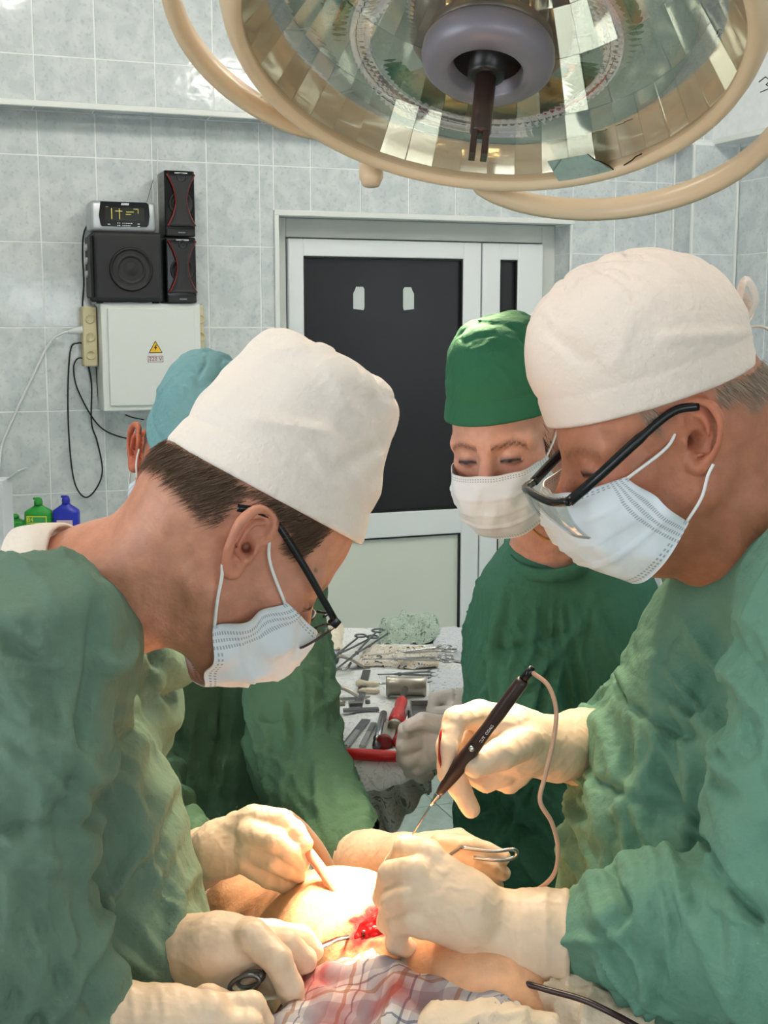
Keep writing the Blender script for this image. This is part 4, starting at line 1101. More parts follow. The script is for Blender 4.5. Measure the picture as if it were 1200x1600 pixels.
def hand(root, digits, palm, mat='glove', h=.0018, cut=None, wr=None, label=None, name='glove', k=.0042, rim=True, seed=4):
    """five-fingered gloved hand; every joint is (px, py, distance, radius)"""
    q = lambda j: (*Q(j[0], j[1], j[2]), j[3])
    D = [[q(j) for j in d] for d in digits]; Pm = [[q(j) for j in d] for d in palm]
    cu = None
    if cut is not None: cp_ = Q(*cut[0]); cn = Q(*cut[1]) - cp_; cn /= np.linalg.norm(cn); cu = (cp_.astype(np.float32), cn.astype(np.float32), cut[2])
    def f(P):
        d = None
        for c in Pm:
            e = chain(P, c, .01); d = e if d is None else smin(d, e, .012)
        for c in D:
            e = chain(P, c, .003); d = smin(d, e, k)
        d = d - .0008 * wrinkle(P, .035, seed, 4.0) - .0004 * wrinkle(P, .014, seed + 2, 3.0)
        if cu is not None:
            s = (P - cu[0]) @ cu[1]
            if rim: d = d - .0016 * np.exp(-((s + .004) / .0022) ** 2) - .0011 * np.exp(-((s + .022) / .003) ** 2) - .0010 * np.exp(-((s + .045) / .003) ** 2)
            d = np.maximum(d, s)
        return d
    allp = np.array([j for c in D + Pm for j in c]); r = allp[:, 3].max() + .008
    V, F = polygonize(f, allp[:, :3].min(0) - r, allp[:, :3].max(0) + r, h)
    return mk(name, V, F, mat, root, label=label)
def legs(root, c, dx, zt, mat='trouser_green', fwd=(0, -1), depth=.0):
    """trousers and shoes below the gown"""
    f = np.array([fwd[0], fwd[1], 0.0])
    sd = np.array([-f[1], f[0], 0])
    for s in (-1, 1):
        b = np.array([c[0], c[1], 0]) + sd * s * dx
        V, F = tube(spline([b + np.array([0, 0, zt]), b + np.array([0, 0, .3]), b + np.array([0, 0, .07])], 5), [.085] * 6 + [.075] * 5, 18)
        mk('trouser_leg', V, F, mat, root)
        def sf(P):
            d = cap(P, b + np.array([0, 0, .05]) - f * .04, b + np.array([0, 0, .035]) + f * .17, .048, .034)
            return np.maximum(d, .002 - P[:, 2])
        V, F = polygonize(sf, b + np.array([-.27, -.27, -.01]), b + np.array([.27, .27, .13]), .008)
        mk('shoe', V, F, 'shoe', root)
# ================================================================== surgeon at the left
def vp(px, py, v, r): return (*Q(px, py, v), r)
RA = head_frame(19, 45); oA = Q(393, 862, 1.12) + RA[:, 1] * .078
pA = thing('person', 'surgeon in white tall cap, black glasses and green gown bending at the left', 'person', (-.40, 1.2, 0))
hA = lambda x, y, z: oA + RA @ np.array([x, y, z])
neckA = [(*hA(-.045, 0, -.005), .058), (*Q(235, 900, 1.20), .060), (*Q(165, 925, 1.21), .066), (*Q(70, 985, 1.22), .085)]
def hairA(x, ay, z):
    top = np.clip((z - .020 + .35 * np.clip(x, -.1, 0) * -1 * -1) / .022, 0, 1) * np.clip((.050 - x) / .014, 0, 1)
    back = np.clip((z + .050) / .075, 0, 1) * np.clip((-.030 - x) / .03, 0, 1)
    return np.maximum(top, back) * .9
surfA = make_head(pA, oA, RA, neckA, dict(skin=(206, 146, 118), red=(206, 118, 92), neck=(190, 120, 94), hair=(80, 60, 47), brow=(120, 86, 62), hairline=hairA, ear=.96, eye_open=.0, moles=((.062, -.062, .028, .0022),), h=.002))
make_cap(pA, oA, RA, 'cap_white', .052, 15, .146, (.108, .087), (.071, .068), lean=-.002, k=.024, seed=31, amp=.0022, noise=.075,
         folds=[([(-.06, .055), (.0, .075), (.03, .055)], .006, .004), ([(.03, .055), (.06, .09), (.03, .12)], .008, -.005), ([(.0, .05), (.05, .03)], .006, .003), ([(-.03, .13), (.02, .095)], .007, .003)])
mA, GA = make_mask(pA, oA, RA, side_top=(.058, .066, -.012), side_bot=(.026, .070, -.073), bot=(.066, -.125), bulge=(.122, -.070), top=(.122, -.012), seed=3, ear=.96, crumple=.0042)
# short hair below the cap and fine hair on the nape
pts, dirs = hair_from(surfA, 16000, .12, lambda x: .0515 + .27 * (x + .006), lambda p: np.array([-.55, 0, -1.0]) if p[0] < .01 else np.array([-.7, 0, -.8]))
strands(pA, oA, RA, pts, dirs, .015, 'hair_brown', .0003)
# glasses
gA = mk('glasses', *place(tube(spline([(.118, -.012, .004), (.123, 0, .009), (.118, .012, .004)], 5), .0014, 8), oA, RA), 'frame_black', pA)
for s in (-1, 1):
    mk('temple', *place(tube(spline([(-.036, s * .074, .020), (-.018, s * .077, .032), (.0, s * .0775, .034), (.05, s * .0765, .022), (.106, s * .074, .006)], 6), .0019, 8, flat=1.8), oA, RA), 'frame_black', gA)
    mk('hinge', *place(box((.107, s * .071, .005), (.004, .005, .0045), .001), oA, RA), 'frame_black', gA)
for s in (-1, 1):
    loop_ = [np.array([.119 - .26 * max(0, abs(y) - .03) + .30 * (z - .004), s * abs(y), z - .014]) for y, z in [(.040 + .028 * np.sign(math.cos(a)) * abs(math.cos(a)) ** .7, .019 * np.sign(math.sin(a)) * abs(math.sin(a)) ** .75 - .002) for a in np.linspace(0, 2 * math.pi, 36, endpoint=False)]]
    rimVF = tube(loop_, .0013, 8, closed=True)
    mk('glasses_rim', *place(rimVF, oA, RA), 'frame_brown', gA)
    c_ = np.mean(loop_, 0); Vl = np.array([c_] + loop_); Vl = np.concatenate([Vl, Vl - np.array([.0014, 0, 0])]); n_ = len(loop_); m_ = n_ + 1
    Fl = [[0, 1 + i, 1 + (i + 1) % n_] for i in range(n_)] + [[m_, m_ + 1 + (i + 1) % n_, m_ + 1 + i] for i in range(n_)]
    mk('lens', *place((Vl, Fl), oA, RA), 'lens', gA)
shA = Q(52, 1000, 1.03); eA = Q(-10, 1420, .98); wA = Q(150, 1605, 1.0)
shA2 = np.array([-.30, 1.38, 1.32]); eA2 = np.array([-.36, 1.34, 1.08]); wA2 = Q(250, 1490, 1.14)
def solidA(P):
    d = ell(P, (-.425, 1.2, 1.20), (.15, .19, .27))
    d = smin(d, ell(P, (-.345, 1.2, 1.05), (.155, .19, .30)), .08)
    d = smin(d, cap(P, (-.37, 1.2, .95), (-.38, 1.2, .42), .17, .21), .08)
    d = smin(d, cap(P, Q(75, 1010, 1.2), Q(-40, 1110, 1.22), .082, .13), .06)
    d = smin(d, chain(P, [(*Q(90, 1015, 1.12), .075), (*shA, .070), (*eA, .072)], .02), .06)
    d = smin(d, chain(P, [(*eA, .068), (*wA, .042)]), .03)
    d = smin(d, chain(P, [(*shA2, .075), (*eA2, .065), (*wA2, .045)], .02), .05)
    return np.maximum(d, .38 - P[:, 2])
linesA = [([(118, 905), (145, 990), (140, 1080), (120, 1180), (100, 1262)], .98, .006, -.005), ([(0, 1270), (60, 1258), (110, 1258)], .98, .005, -.004),
          ([(110, 1262), (150, 1300), (195, 1352)], .98, .006, -.006), ([(215, 1090), (222, 1200), (205, 1320), (165, 1430), (110, 1520), (70, 1590)], 1.0, .008, .007),
          ([(240, 1150), (255, 1260), (262, 1380)], 1.02, .006, .005), ([(150, 1010), (190, 1080), (215, 1180)], 1.0, .008, .005),
          ([(60, 1480), (50, 1540), (70, 1600)], .98, .008, .006), ([(30, 930), (80, 960), (100, 1010)], 1.0, .008, .004), ([(10, 1020), (60, 1050), (80, 1110)], 1.0, .009, .005)]
make_gown(pA, solidA, (-.72, .85, .36), (-.12, 1.55, 1.56), 'gown_green', .0042, linesA + folds(1, 18, 20, 250, 950, 1350, 86, 9, (250, 520), 1.02) + folds(2, 9, -30, 80, 930, 1200, 40, 12, (120, 240), 1.0) + folds(3, 10, 0, 110, 1280, 1500, 80, 14, (180, 320), .98), calm=(Q(150, 950, 1.2), .085), seed=8, amp=.010, lam=(.085, .085, .36))
nb = Q(118, 948, 1.21); nax = Q(235, 900, 1.2) - Q(110, 955, 1.21)
mk('collar', *lathe([(.094, -.020), (.088, .002), (.0815, .018), (.077, .020), (.082, .0), (.088, -.022)], nb, nax, 48, closed=True), 'collar_white', pA)
legs(pA, (-.40, 1.2), .1, .45, fwd=(1, 0))
hand(pA, [[(395, 1465, 1.085, .0165), (432, 1498, 1.07, .0138), (452, 1540, 1.07, .0125), (465, 1580, 1.075, .0108)],
          [(402, 1470, 1.11, .0155), (448, 1478, 1.10, .014), (474, 1500, 1.11, .0125), (452, 1520, 1.12, .011)],
          [(385, 1492, 1.12, .0145), (425, 1512, 1.115, .0128), (428, 1540, 1.12, .0115), (402, 1548, 1.13, .010)],
          [(365, 1510, 1.12, .0135), (400, 1538, 1.12, .0118), (392, 1562, 1.13, .0105), (372, 1560, 1.135, .009)],
          [(372, 1462, 1.15, .018), (425, 1462, 1.16, .0150), (468, 1468, 1.15, .0140), (487, 1486, 1.15, .0115)]],
     [[(165, 1490, 1.21, .040), (235, 1490, 1.15, .037), (300, 1490, 1.12, .034), (345, 1490, 1.105, .034)], [(345, 1480, 1.105, .032), (388, 1470, 1.095, .022)], [(345, 1495, 1.11, .033), (380, 1500, 1.12, .020)]], seed=6)
hand(pA, [[(340, 1578, 1.01, .0145), (392, 1572, 1.02, .0125), (410, 1602, 1.03, .0115), (385, 1622, 1.04, .0105)],
          [(335, 1600, .995, .0150), (388, 1604, 1.0, .013), (402, 1636, 1.01, .0115), (375, 1650, 1.02, .0105)],
          [(325, 1622, .99, .0145), (372, 1634, .99, .0125), (385, 1662, 1.0, .011), (360, 1670, 1.01, .010)],
          [(310, 1640, .99, .0135), (350, 1658, .99, .0115), (362, 1682, 1.0, .010), (340, 1688, 1.01, .009)],
          [(280, 1590, 1.04, .0165), (325, 1562, 1.04, .0135), (358, 1572, 1.045, .0118)]],
     [[(120, 1608, .99, .040), (190, 1602, 1.0, .034), (260, 1602, 1.0, .032)], [(260, 1602, 1.0, .030), (325, 1585, 1.0, .020)], [(260, 1610, 1.0, .030), (310, 1628, .995, .018)]],
     cut=((150, 1604, 1.0), (100, 1608, .99), 0), seed=7)

# ================================================================== surgeon at the right
RC = head_frame(186, 21); oC = Q(1081, 692, 1.16) - RC[:, 1] * .080
pC = thing('person', 'surgeon in ivory cap and safety glasses holding a cautery pen at the right', 'person', (.44, 1.3, 0))
hC = lambda x, y, z: oC + RC @ np.array([x, y, z])
neckC = [(*hC(-.045, 0, -.01), .066), (*Q(1150, 800, 1.27), .072), (*Q(1190, 880, 1.29), .078), (*Q(1240, 960, 1.31), .085)]
def hairC(x, ay, z):
    return np.maximum(np.clip((z - .016) / .02, 0, 1) * np.clip((.040 - x) / .015, 0, 1), np.clip((z + .05) / .03, 0, 1) * np.clip((-.055 - x) / .02, 0, 1)) * .55
surfC = make_head(pC, oC, RC, neckC, dict(skin=(186, 122, 92), red=(196, 104, 78), neck=(158, 96, 70), hair=(176, 140, 116), brow=(120, 84, 64), brow_w=.6, hairline=hairC, jowl=((.030, 0, -.100), (-.02, 0, -.110), .036, .05), w=1.05, ear=.94, eye_open=.0, h=.002))
cpC, capC = make_cap(pC, oC, RC, 'cap_ivory', .042, 3, .140, (.106, .090), (.078, .072), x0=-.001, lean=.004, k=.075, seed=44, amp=.002, noise=.08, puff=.010,
         folds=[([(-.10, .03), (-.05, .045), (.0, .06)], .006, .003), ([(.06, .12), (.085, .09), (.07, .06)], .006, -.004), ([(.02, .09), (.05, .05)], .006, .002)])
bk = capC(-.115, 0, .02)
for j, pl_ in enumerate(([(-.104, 0, .034), (-.120, .012, .056), (-.114, .016, .078), (-.104, .010, .060), (-.104, 0, .036)], [(-.104, 0, .034), (-.124, .004, .028), (-.134, .008, .008), (-.130, .010, -.020)], [(-.104, 0, .034), (-.120, -.010, .046), (-.116, -.012, .066), (-.104, -.006, .046)])):
    mk('cap_tie', *tube(spline([capC(*p) for p in pl_], 6), .0055, 8, flat=.25), 'cap_ivory', cpC)
mC, GC = make_mask(pC, oC, RC, side_top=(.066, .070, -.008), side_bot=(.026, .073, -.070), bot=(.082, -.122), bulge=(.135, -.062), top=(.126, -.008), seed=9, w=1.05, ear=.94, crumple=.0025)
pts, dirs = hair_from(surfC, 9000, .10, lambda x: .041 + .05 * (x + .006), lambda p: np.array([-.5, 0, -1.0]), .2, .12)
strands(pC, oC, RC, pts, dirs, .010, 'hair_grey', .0003)
def ctemple(s): return tube(spline([(-.016, s * .083, .030), (.008, s * .083, .034), (.045, s * .082, .022), (.095, s * .080, .002), (.124, s * .074, -.010)], 6), [.0024] * 12 + [.0030] * 13, 8, flat=1.7)
brow_pts = spline([(.124, .074, -.010), (.136, .055, -.008), (.142, .025, -.004), (.143, 0, -.002), (.142, -.025, -.004), (.136, -.055, -.008), (.124, -.074, -.010)], 6)
gC = mk('safety_glasses', *place(tube(brow_pts, .0036, 8, flat=1.2), oC, RC), 'frame_black', pC)
for s in (-1, 1): mk('temple', *place(ctemple(s), oC, RC), 'frame_black', gC)
for s in (-1, 1):
    G = np.array([[p + np.array([-.010 * t + .004 * math.sin(math.pi * t), 0, -.040 * t * (1 - .25 * (k / 12) ** 2)]) for k, p in enumerate(brow_pts[1:19][::1] if s > 0 else brow_pts[18:36])] for t in np.linspace(0, 1, 8)])
    mk('lens', *place(sheet(G, .0016), oC, RC), 'lens', gC)
    mk('lens_edge', *place(tube(G[-1], .0009, 6), oC, RC), 'lens', gC)
shC = np.array([.40, 1.10, 1.40]); eC = Q(1240, 1470, 1.0); wC = Q(905, 1468, 1.125)
shC2 = np.array([.42, 1.50, 1.40]); eC2 = np.array([.44, 1.58, 1.14]); wC2 = Q(955, 1168, 1.42)
def solidC(P):
    d = ell(P, (.445, 1.3, 1.20), (.175, .21, .26))
    d = smin(d, ell(P, (.40, 1.3, 1.02), (.215, .22, .36)), .10)
    d = smin(d, cap(P, (.43, 1.3, .9), (.45, 1.3, .42), .19, .22), .08)
    d = smin(d, cap(P, Q(1165, 965, 1.29), Q(1290, 915, 1.3), .085, .13), .06)
    d = smin(d, chain(P, [(*Q(1225, 925, 1.24), .07), (*Q(1300, 940, 1.14), .08), (*shC, .085), (*eC, .078)], .02), .05)
    d = smin(d, chain(P, [(*eC, .076), (*(eC * .45 + wC * .55), .066), (*wC, .043)], .02), .018)
    d = smin(d, chain(P, [(*shC2, .08), (*eC2, .066), (*wC2, .046)], .02), .05)
    return np.maximum(d, .38 - P[:, 2])
linesC = [([(1010, 930), (1040, 1000), (1000, 1090), (985, 1200), (965, 1330)], 1.12, .006, .005), ([(1100, 930), (1120, 1010), (1150, 1060), (1165, 1110)], 1.08, .007, .006),
          ([(1000, 1110), (1020, 1170), (1070, 1190), (1140, 1200)], 1.1, .007, -.006), ([(940, 1330), (1000, 1310), (1050, 1305), (1110, 1290)], 1.1, .006, -.005),
          ([(1150, 920), (1140, 1000), (1160, 1060)], 1.06, .008, .006), ([(1050, 1150), (1080, 1240), (1090, 1290)], 1.1, .007, .004),
          ([(915, 1440), (950, 1400), (960, 1380)], 1.08, .006, .006), ([(1000, 1360), (1010, 1430), (990, 1480)], 1.02, .007, .007), ([(1060, 1345), (1080, 1420), (1120, 1480)], 1.0, .008, .006),
          ([(900, 1520), (980, 1560), (1080, 1570), (1160, 1540)], 1.05, .007, -.005), ([(1110, 1330), (1150, 1390), (1195, 1440)], .98, .007, -.007), ([(930, 1420), (980, 1470), (1000, 1530)], 1.05, .007, .005),
          ([(1150, 1330), (1180, 1270), (1195, 1200)], 1.0, .01, .006), ([(930, 1120), (915, 1220), (905, 1330)], 1.16, .006, .004), ([(975, 1000), (960, 1080), (950, 1180)], 1.14, .005, .003)]
make_gown(pC, solidC, (.08, .84, .36), (.80, 1.68, 1.58), 'gown_teal_green', .0042, linesC + folds(11, 24, 930, 1180, 900, 1150, 108, 10, (220, 460), 1.15) + folds(12, 14, 910, 1200, 1330, 1480, 62, 18, (120, 240), 1.05) + folds(13, 8, 1120, 1220, 950, 1250, 75, 14, (150, 300), 1.02) + folds(14, 6, 950, 1100, 1130, 1310, 15, 12, (120, 220), 1.12), calm=(Q(1170, 850, 1.28), .09), seed=19, amp=.010, lam=(.085, .085, .36))
nbC = Q(1195, 905, 1.30); 
mk('collar', *lathe([(.112, -.02), (.104, .005), (.097, .02), (.092, .02), (.10, 0), (.106, -.022)], Q(1205, 890, 1.30), Q(1150, 800, 1.27) - Q(1215, 930, 1.3), 48, closed=True), 'collar_white', pC)
legs(pC, (.45, 1.3), .11, .45, fwd=(-1, 0))
hand(pC, [[(668, 1335, 1.14, .0150), (636, 1326, 1.165, .0135), (618, 1352, 1.185, .0120), (634, 1384, 1.19, .0105)],
          [(646, 1362, 1.12, .0150), (612, 1366, 1.135, .0130), (602, 1402, 1.155, .0120), (622, 1424, 1.17, .0105)],
          [(640, 1400, 1.11, .0145), (616, 1408, 1.12, .0130), (608, 1440, 1.135, .0118), (628, 1456, 1.15, .0105)],
          [(645, 1438, 1.105, .0135), (622, 1446, 1.115, .0120), (620, 1474, 1.125, .0108), (640, 1484, 1.14, .0095)],
          [(715, 1400, 1.17, .0175), (672, 1398, 1.20, .0145), (640, 1408, 1.205, .0118)]],
     [[(905, 1468, 1.125, .0455), (840, 1462, 1.13, .042), (780, 1452, 1.135, .035), (725, 1420, 1.13, .033)], [(725, 1405, 1.13, .028), (676, 1345, 1.135, .0145)], [(725, 1415, 1.125, .029), (658, 1374, 1.12, .0145)], [(725, 1430, 1.12, .029), (655, 1412, 1.11, .0140)], [(725, 1435, 1.12, .028), (660, 1446, 1.108, .0132)]],
     cut=((889, 1466, 1.125), (960, 1470, 1.12), 0), seed=12)
hand(pC, [[(748, 1116, 1.27, .0150), (712, 1124, 1.25, .0128), (699, 1166, 1.235, .0116), (698, 1210, 1.232, .0096)],
          [(740, 1140, 1.29, .0145), (704, 1186, 1.275, .0128), (717, 1230, 1.265, .0116), (736, 1264, 1.26, .0100)],
          [(752, 1165, 1.30, .0145), (732, 1205, 1.295, .0130), (760, 1220, 1.285, .012), (790, 1212, 1.28, .0108)],
          [(778, 1178, 1.305, .0135), (768, 1214, 1.30, .0120), (796, 1224, 1.29, .011), (815, 1212, 1.285, .010)],
          [(822, 1158, 1.265, .0190), (784, 1178, 1.235, .0165), (742, 1196, 1.222, .0128)]],
     [[(945, 1167, 1.40, .044), (905, 1167, 1.355, .040), (868, 1170, 1.32, .034), (815, 1160, 1.29, .034), (790, 1150, 1.285, .031)], [(790, 1140, 1.28, .028), (752, 1120, 1.272, .017)], [(790, 1155, 1.29, .029), (758, 1165, 1.30, .018)], [(800, 1170, 1.29, .029), (780, 1190, 1.295, .022)]],
     cut=((938, 1166, 1.395), (990, 1168, 1.46), 0), seed=13)

# ================================================================== nurse behind
RD = head_frame(244, 14, 5); oD = Q(763, 716, 1.70) - RD @ np.array([.09, 0, .004])
pD = thing('person', 'nurse in bright green cap, mask and dark green gown beside the instrument table', 'person', (.27, 1.92, 0))
hD = lambda x, y, z: oD + RD @ np.array([x, y, z])
neckD = [(*hD(-.030, 0, -.04), .048), (*Q(858, 825, 1.84), .049), (*Q(862, 865, 1.87), .06), (*Q(866, 930, 1.89), .08)]
def hairD(x, ay, z): return np.clip((z - .03) / .02, 0, 1) * np.clip((.03 - x) / .02, 0, 1)
make_head(pD, oD, RD, neckD, dict(skin=(212, 158, 134), red=(206, 122, 100), neck=(192, 126, 102), hair=(70, 48, 40), brow=(88, 58, 46), brow_w=1.0, hairline=hairD, w=.97, ear=.95, eye_open=.0012, h=.0019))
make_cap(pD, oD, RD, 'cap_green', .044, 4, .132, (.110, .087), (.068, .062), k=.06, seed=51, amp=.003, noise=.07, lean=-.004, folds=[([(.06, .06), (.03, .12)], .006, -.004)])
make_mask(pD, oD, RD, seed=14, w=.97, crumple=.0022, top=(.125, -.010), side_top=(.045, .066, -.010), side_bot=(.030, .066, -.066), bot=(.090, -.112), bulge=(.128, -.062))
pts, dirs = [], []
for s in (-1, 1):
    for _ in range(160):
        p = np.array([rng.uniform(.02, .045), s * rng.uniform(.061, .066), rng.uniform(-.005, .04)]); pts.append(p); dirs.append(np.array([-.3, s * .05, -1.0]) + rng.normal(size=3) * .12)
strands(pD, oD, RD, pts, dirs, .022, 'hair_dark', .0005)
mk('necklace', *tube(spline([Q(832, 826, 1.79), Q(850, 842, 1.785), Q(868, 838, 1.785), Q(886, 812, 1.80)], 6), .0012, 6), 'gold', pD)
shD = Q(808, 940, 1.86); eD = Q(806, 1130, 1.80); wD = Q(735, 1150, 1.87)
shD2 = Q(950, 935, 1.88); eD2 = Q(960, 1130, 1.84); wD2 = Q(745, 1106, 1.99)
def solidD(P):
    d = ell(P, (.285, 1.93, 1.20), (.155, .125, .21))
    d = smin(d, ell(P, (.285, 1.95, .98), (.155, .14, .35)), .08)
    d = smin(d, cap(P, (.285, 1.95, .9), (.285, 1.95, .42), .14, .18), .08)
    d = smin(d, cap(P, Q(845, 892, 1.86), Q(905, 892, 1.88), .056, .056), .05)
    d = smin(d, chain(P, [(*Q(845, 915, 1.87), .058), (*shD, .058), (*eD, .064), (*wD, .040)], .02), .03)
    d = smin(d, chain(P, [(*Q(890, 915, 1.88), .058), (*shD2, .058), (*eD2, .06), (*wD2, .040)], .02), .03)
    return np.maximum(d, .38 - P[:, 2])
linesD = [([(800, 900), (775, 960), (770, 1040), (760, 1120)], 1.8, .007, .006), ([(840, 920), (830, 1000), (800, 1070)], 1.8, .007, .005), ([(760, 1000), (800, 1005), (900, 985)], 1.8, .004, -.003), ([(860, 1020), (840, 1100), (800, 1160)], 1.78, .008, -.006), ([(760, 1230), (800, 1290), (850, 1310)], 1.8, .008, -.007), ([(780, 1300), (790, 1350), (780, 1390)], 1.8, .008, .006), ([(880, 900), (900, 960), (910, 1020)], 1.8, .007, .005), ([(800, 860), (820, 880), (880, 890)], 1.8, .005, .004)]
make_gown(pD, solidD, (.02, 1.62, .36), (.50, 2.16, 1.52), 'gown_deep_green', .005, linesD + folds(21, 14, 760, 940, 870, 1080, 100, 12, (140, 320), 1.8) + folds(22, 14, 750, 870, 1200, 1380, 80, 25, (60, 160), 1.8, am=(.004, .008)), calm=(Q(858, 850, 1.84), .07), seed=27, amp=.009, lam=(.075, .075, .28))
mk('neckband', *lathe([(.066, -.012), (.062, .006), (.058, .008), (.060, -.014)], Q(860, 862, 1.845), Q(858, 800, 1.82) - Q(864, 900, 1.86), 40, closed=True), 'gown_deep_green', pD)
legs(pD, (.255, 1.95), .09, .45, fwd=(-.5, -.86))
hand(pD, [[(655, 1135, 1.87, .0130), (634, 1140, 1.86, .0118), (630, 1160, 1.875, .0108), (645, 1172, 1.89, .0098)],
          [(652, 1160, 1.865, .0132), (631, 1166, 1.86, .0118), (630, 1186, 1.87, .0108), (645, 1194, 1.89, .0098)],
          [(656, 1182, 1.865, .0128), (638, 1190, 1.86, .0115), (641, 1205, 1.87, .0105), (655, 1208, 1.89, .0095)],
          [(665, 1196, 1.87, .0118), (651, 1204, 1.865, .0105), (658, 1214, 1.875, .0095), (670, 1212, 1.89, .0088)],
          [(690, 1132, 1.85, .0150), (660, 1126, 1.845, .0128), (640, 1134, 1.845, .0108)]],
     [[(745, 1145, 1.88, .042), (712, 1155, 1.88, .030), (685, 1162, 1.875, .030)], [(685, 1150, 1.87, .026), (660, 1142, 1.87, .016)], [(685, 1175, 1.875, .027), (664, 1188, 1.868, .016)]],
     mat='glove_grey', cut=((738, 1147, 1.88), (770, 1140, 1.89), 0), h=.002, seed=15)
hand(pD, [[(702, 1088, 1.98, .0128), (680, 1092, 1.975, .0115), (676, 1112, 1.97, .0105), (690, 1122, 1.975, .0095)],
          [(706, 1096, 1.99, .0128), (688, 1104, 1.985, .0115), (686, 1120, 1.985, .0105), (700, 1126, 1.99, .0095)],
          [(712, 1106, 1.995, .0122), (698, 1114, 1.99, .011), (698, 1126, 1.99, .010), (708, 1130, 1.99, .009)],
          [(720, 1112, 2.0, .0115), (708, 1120, 1.995, .0102), (710, 1130, 1.995, .0092), (718, 1133, 1.995, .0085)],
          [(735, 1112, 1.96, .0148), (708, 1112, 1.955, .0122), (684, 1114, 1.955, .0102)]],
     [[(755, 1106, 2.0, .042), (730, 1104, 1.99, .027), (714, 1101, 1.985, .026)]], mat='glove_grey', cut=((748, 1106, 2.0), (780, 1106, 2.0), 0), h=.002, seed=16)

# ================================================================== assistant across the table
RB = head_frame(268, 36, -20); oB = Q(286, 728, 2.02)
pB = thing('person', 'assistant in pale teal cap behind the left surgeon holding a suction tube', 'person', (-.31, 2.1, 0))
hB = lambda x, y, z: oB + RB @ np.array([x, y, z])
neckB = [(*hB(-.04, 0, -.02), .058), (*Q(285, 800, 2.1), .062), (*Q(285, 860, 2.12), .085)]
def hairB(x, ay, z): return np.clip((z - .012) / .015, 0, 1) * np.clip((.045 - x) / .02, 0, 1)
make_head(pB, oB, RB, neckB, dict(skin=(196, 118, 88), red=(206, 96, 66), neck=(170, 104, 80), hair=(48, 38, 34), brow=(60, 44, 38), hairline=hairB, w=.92, ear=1.12, eye_open=.0, h=.0026))
make_cap(pB, oB, RB, 'cap_teal', .066, 6, .140, (.114, .074), (.066, .056), k=.06, seed=61, amp=.003, noise=.08)
make_mask(pB, oB, RB, seed=24, crumple=.002)
shB = Q(450, 930, 2.06); eB = Q(462, 1190, 1.86); wB = Q(560, 1345, 1.56)
shB2 = Q(118, 890, 2.06); eB2 = Q(205, 1230, 1.80); wB2 = Q(285, 1344, 1.43)
def solidB(P):
    d = ell(P, (-.325, 2.12, 1.16), (.19, .13, .22))
    d = smin(d, ell(P, (-.325, 2.13, 1.0), (.175, .15, .35)), .08)
    d = smin(d, cap(P, (-.325, 2.13, .9), (-.325, 2.13, .42), .16, .20), .08)
    d = smin(d, cap(P, Q(240, 900, 2.12), Q(330, 900, 2.12), .062, .062), .05)
    d = smin(d, chain(P, [(*Q(330, 905, 2.1), .062), (*shB, .064), (*eB, .070), (*wB, .043)], .02), .025)
    d = smin(d, chain(P, [(*Q(240, 905, 2.1), .062), (*shB2, .064), (*eB2, .068), (*wB2, .043)], .02), .025)
    return np.maximum(d, .38 - P[:, 2])
linesB = [([(350, 1060), (345, 1150), (330, 1250)], 1.95, .010, -.012), ([(270, 1050), (265, 1150), (260, 1280)], 1.95, .007, -.006), ([(300, 1100), (295, 1200), (300, 1290)], 1.95, .007, .006),
          ([(380, 1200), (450, 1195), (500, 1215)], 1.75, .006, .007), ([(390, 1230), (460, 1235), (530, 1265)], 1.7, .006, .006), ([(400, 1270), (470, 1270), (540, 1300)], 1.65, .006, .005), ([(430, 1050), (470, 1110), (480, 1180)], 1.85, .006, .004), ([(380, 1080), (395, 1130), (420, 1170)], 1.85, .006, .005)]
make_gown(pB, solidB, (-.62, 1.38, .36), (-.02, 2.34, 1.52), 'gown_olive', .0055, linesB + folds(31, 16, 340, 520, 1010, 1200, 75, 18, (80, 180), 1.85) + folds(32, 16, 360, 540, 1180, 1320, 10, 16, (70, 150), 1.65) + folds(33, 12, 210, 340, 1040, 1250, 92, 8, (90, 220), 1.95, am=(.004, .008)), seed=33, amp=.009, lam=(.075, .075, .28))
legs(pB, (-.325, 2.13), .1, .45, fwd=(0, -1))
hand(pB, [[(396, 1277, 1.365, .0148), (440, 1282, 1.352, .0130), (462, 1299, 1.343, .0116), (475, 1318, 1.338, .0102)],
          [(390, 1300, 1.35, .0148), (428, 1312, 1.33, .0130), (453, 1331, 1.33, .0116), (470, 1349, 1.335, .0102)],
          [(388, 1326, 1.35, .0142), (428, 1345, 1.335, .0125), (450, 1357, 1.336, .0112), (465, 1366, 1.34, .0100)],
          [(386, 1350, 1.352, .0132), (420, 1372, 1.345, .0115), (445, 1381, 1.345, .0103), (467, 1387, 1.35, .0092)],
          [(370, 1290, 1.40, .0170), (425, 1288, 1.39, .0140), (462, 1312, 1.365, .0115)]],
     [[(262, 1344, 1.45, .043), (310, 1342, 1.41, .033), (345, 1328, 1.38, .031)], [(345, 1320, 1.38, .028), (388, 1286, 1.367, .018)], [(345, 1330, 1.375, .029), (385, 1338, 1.355, .018)]],
     cut=((283, 1344, 1.435), (240, 1346, 1.46), 0), seed=17)
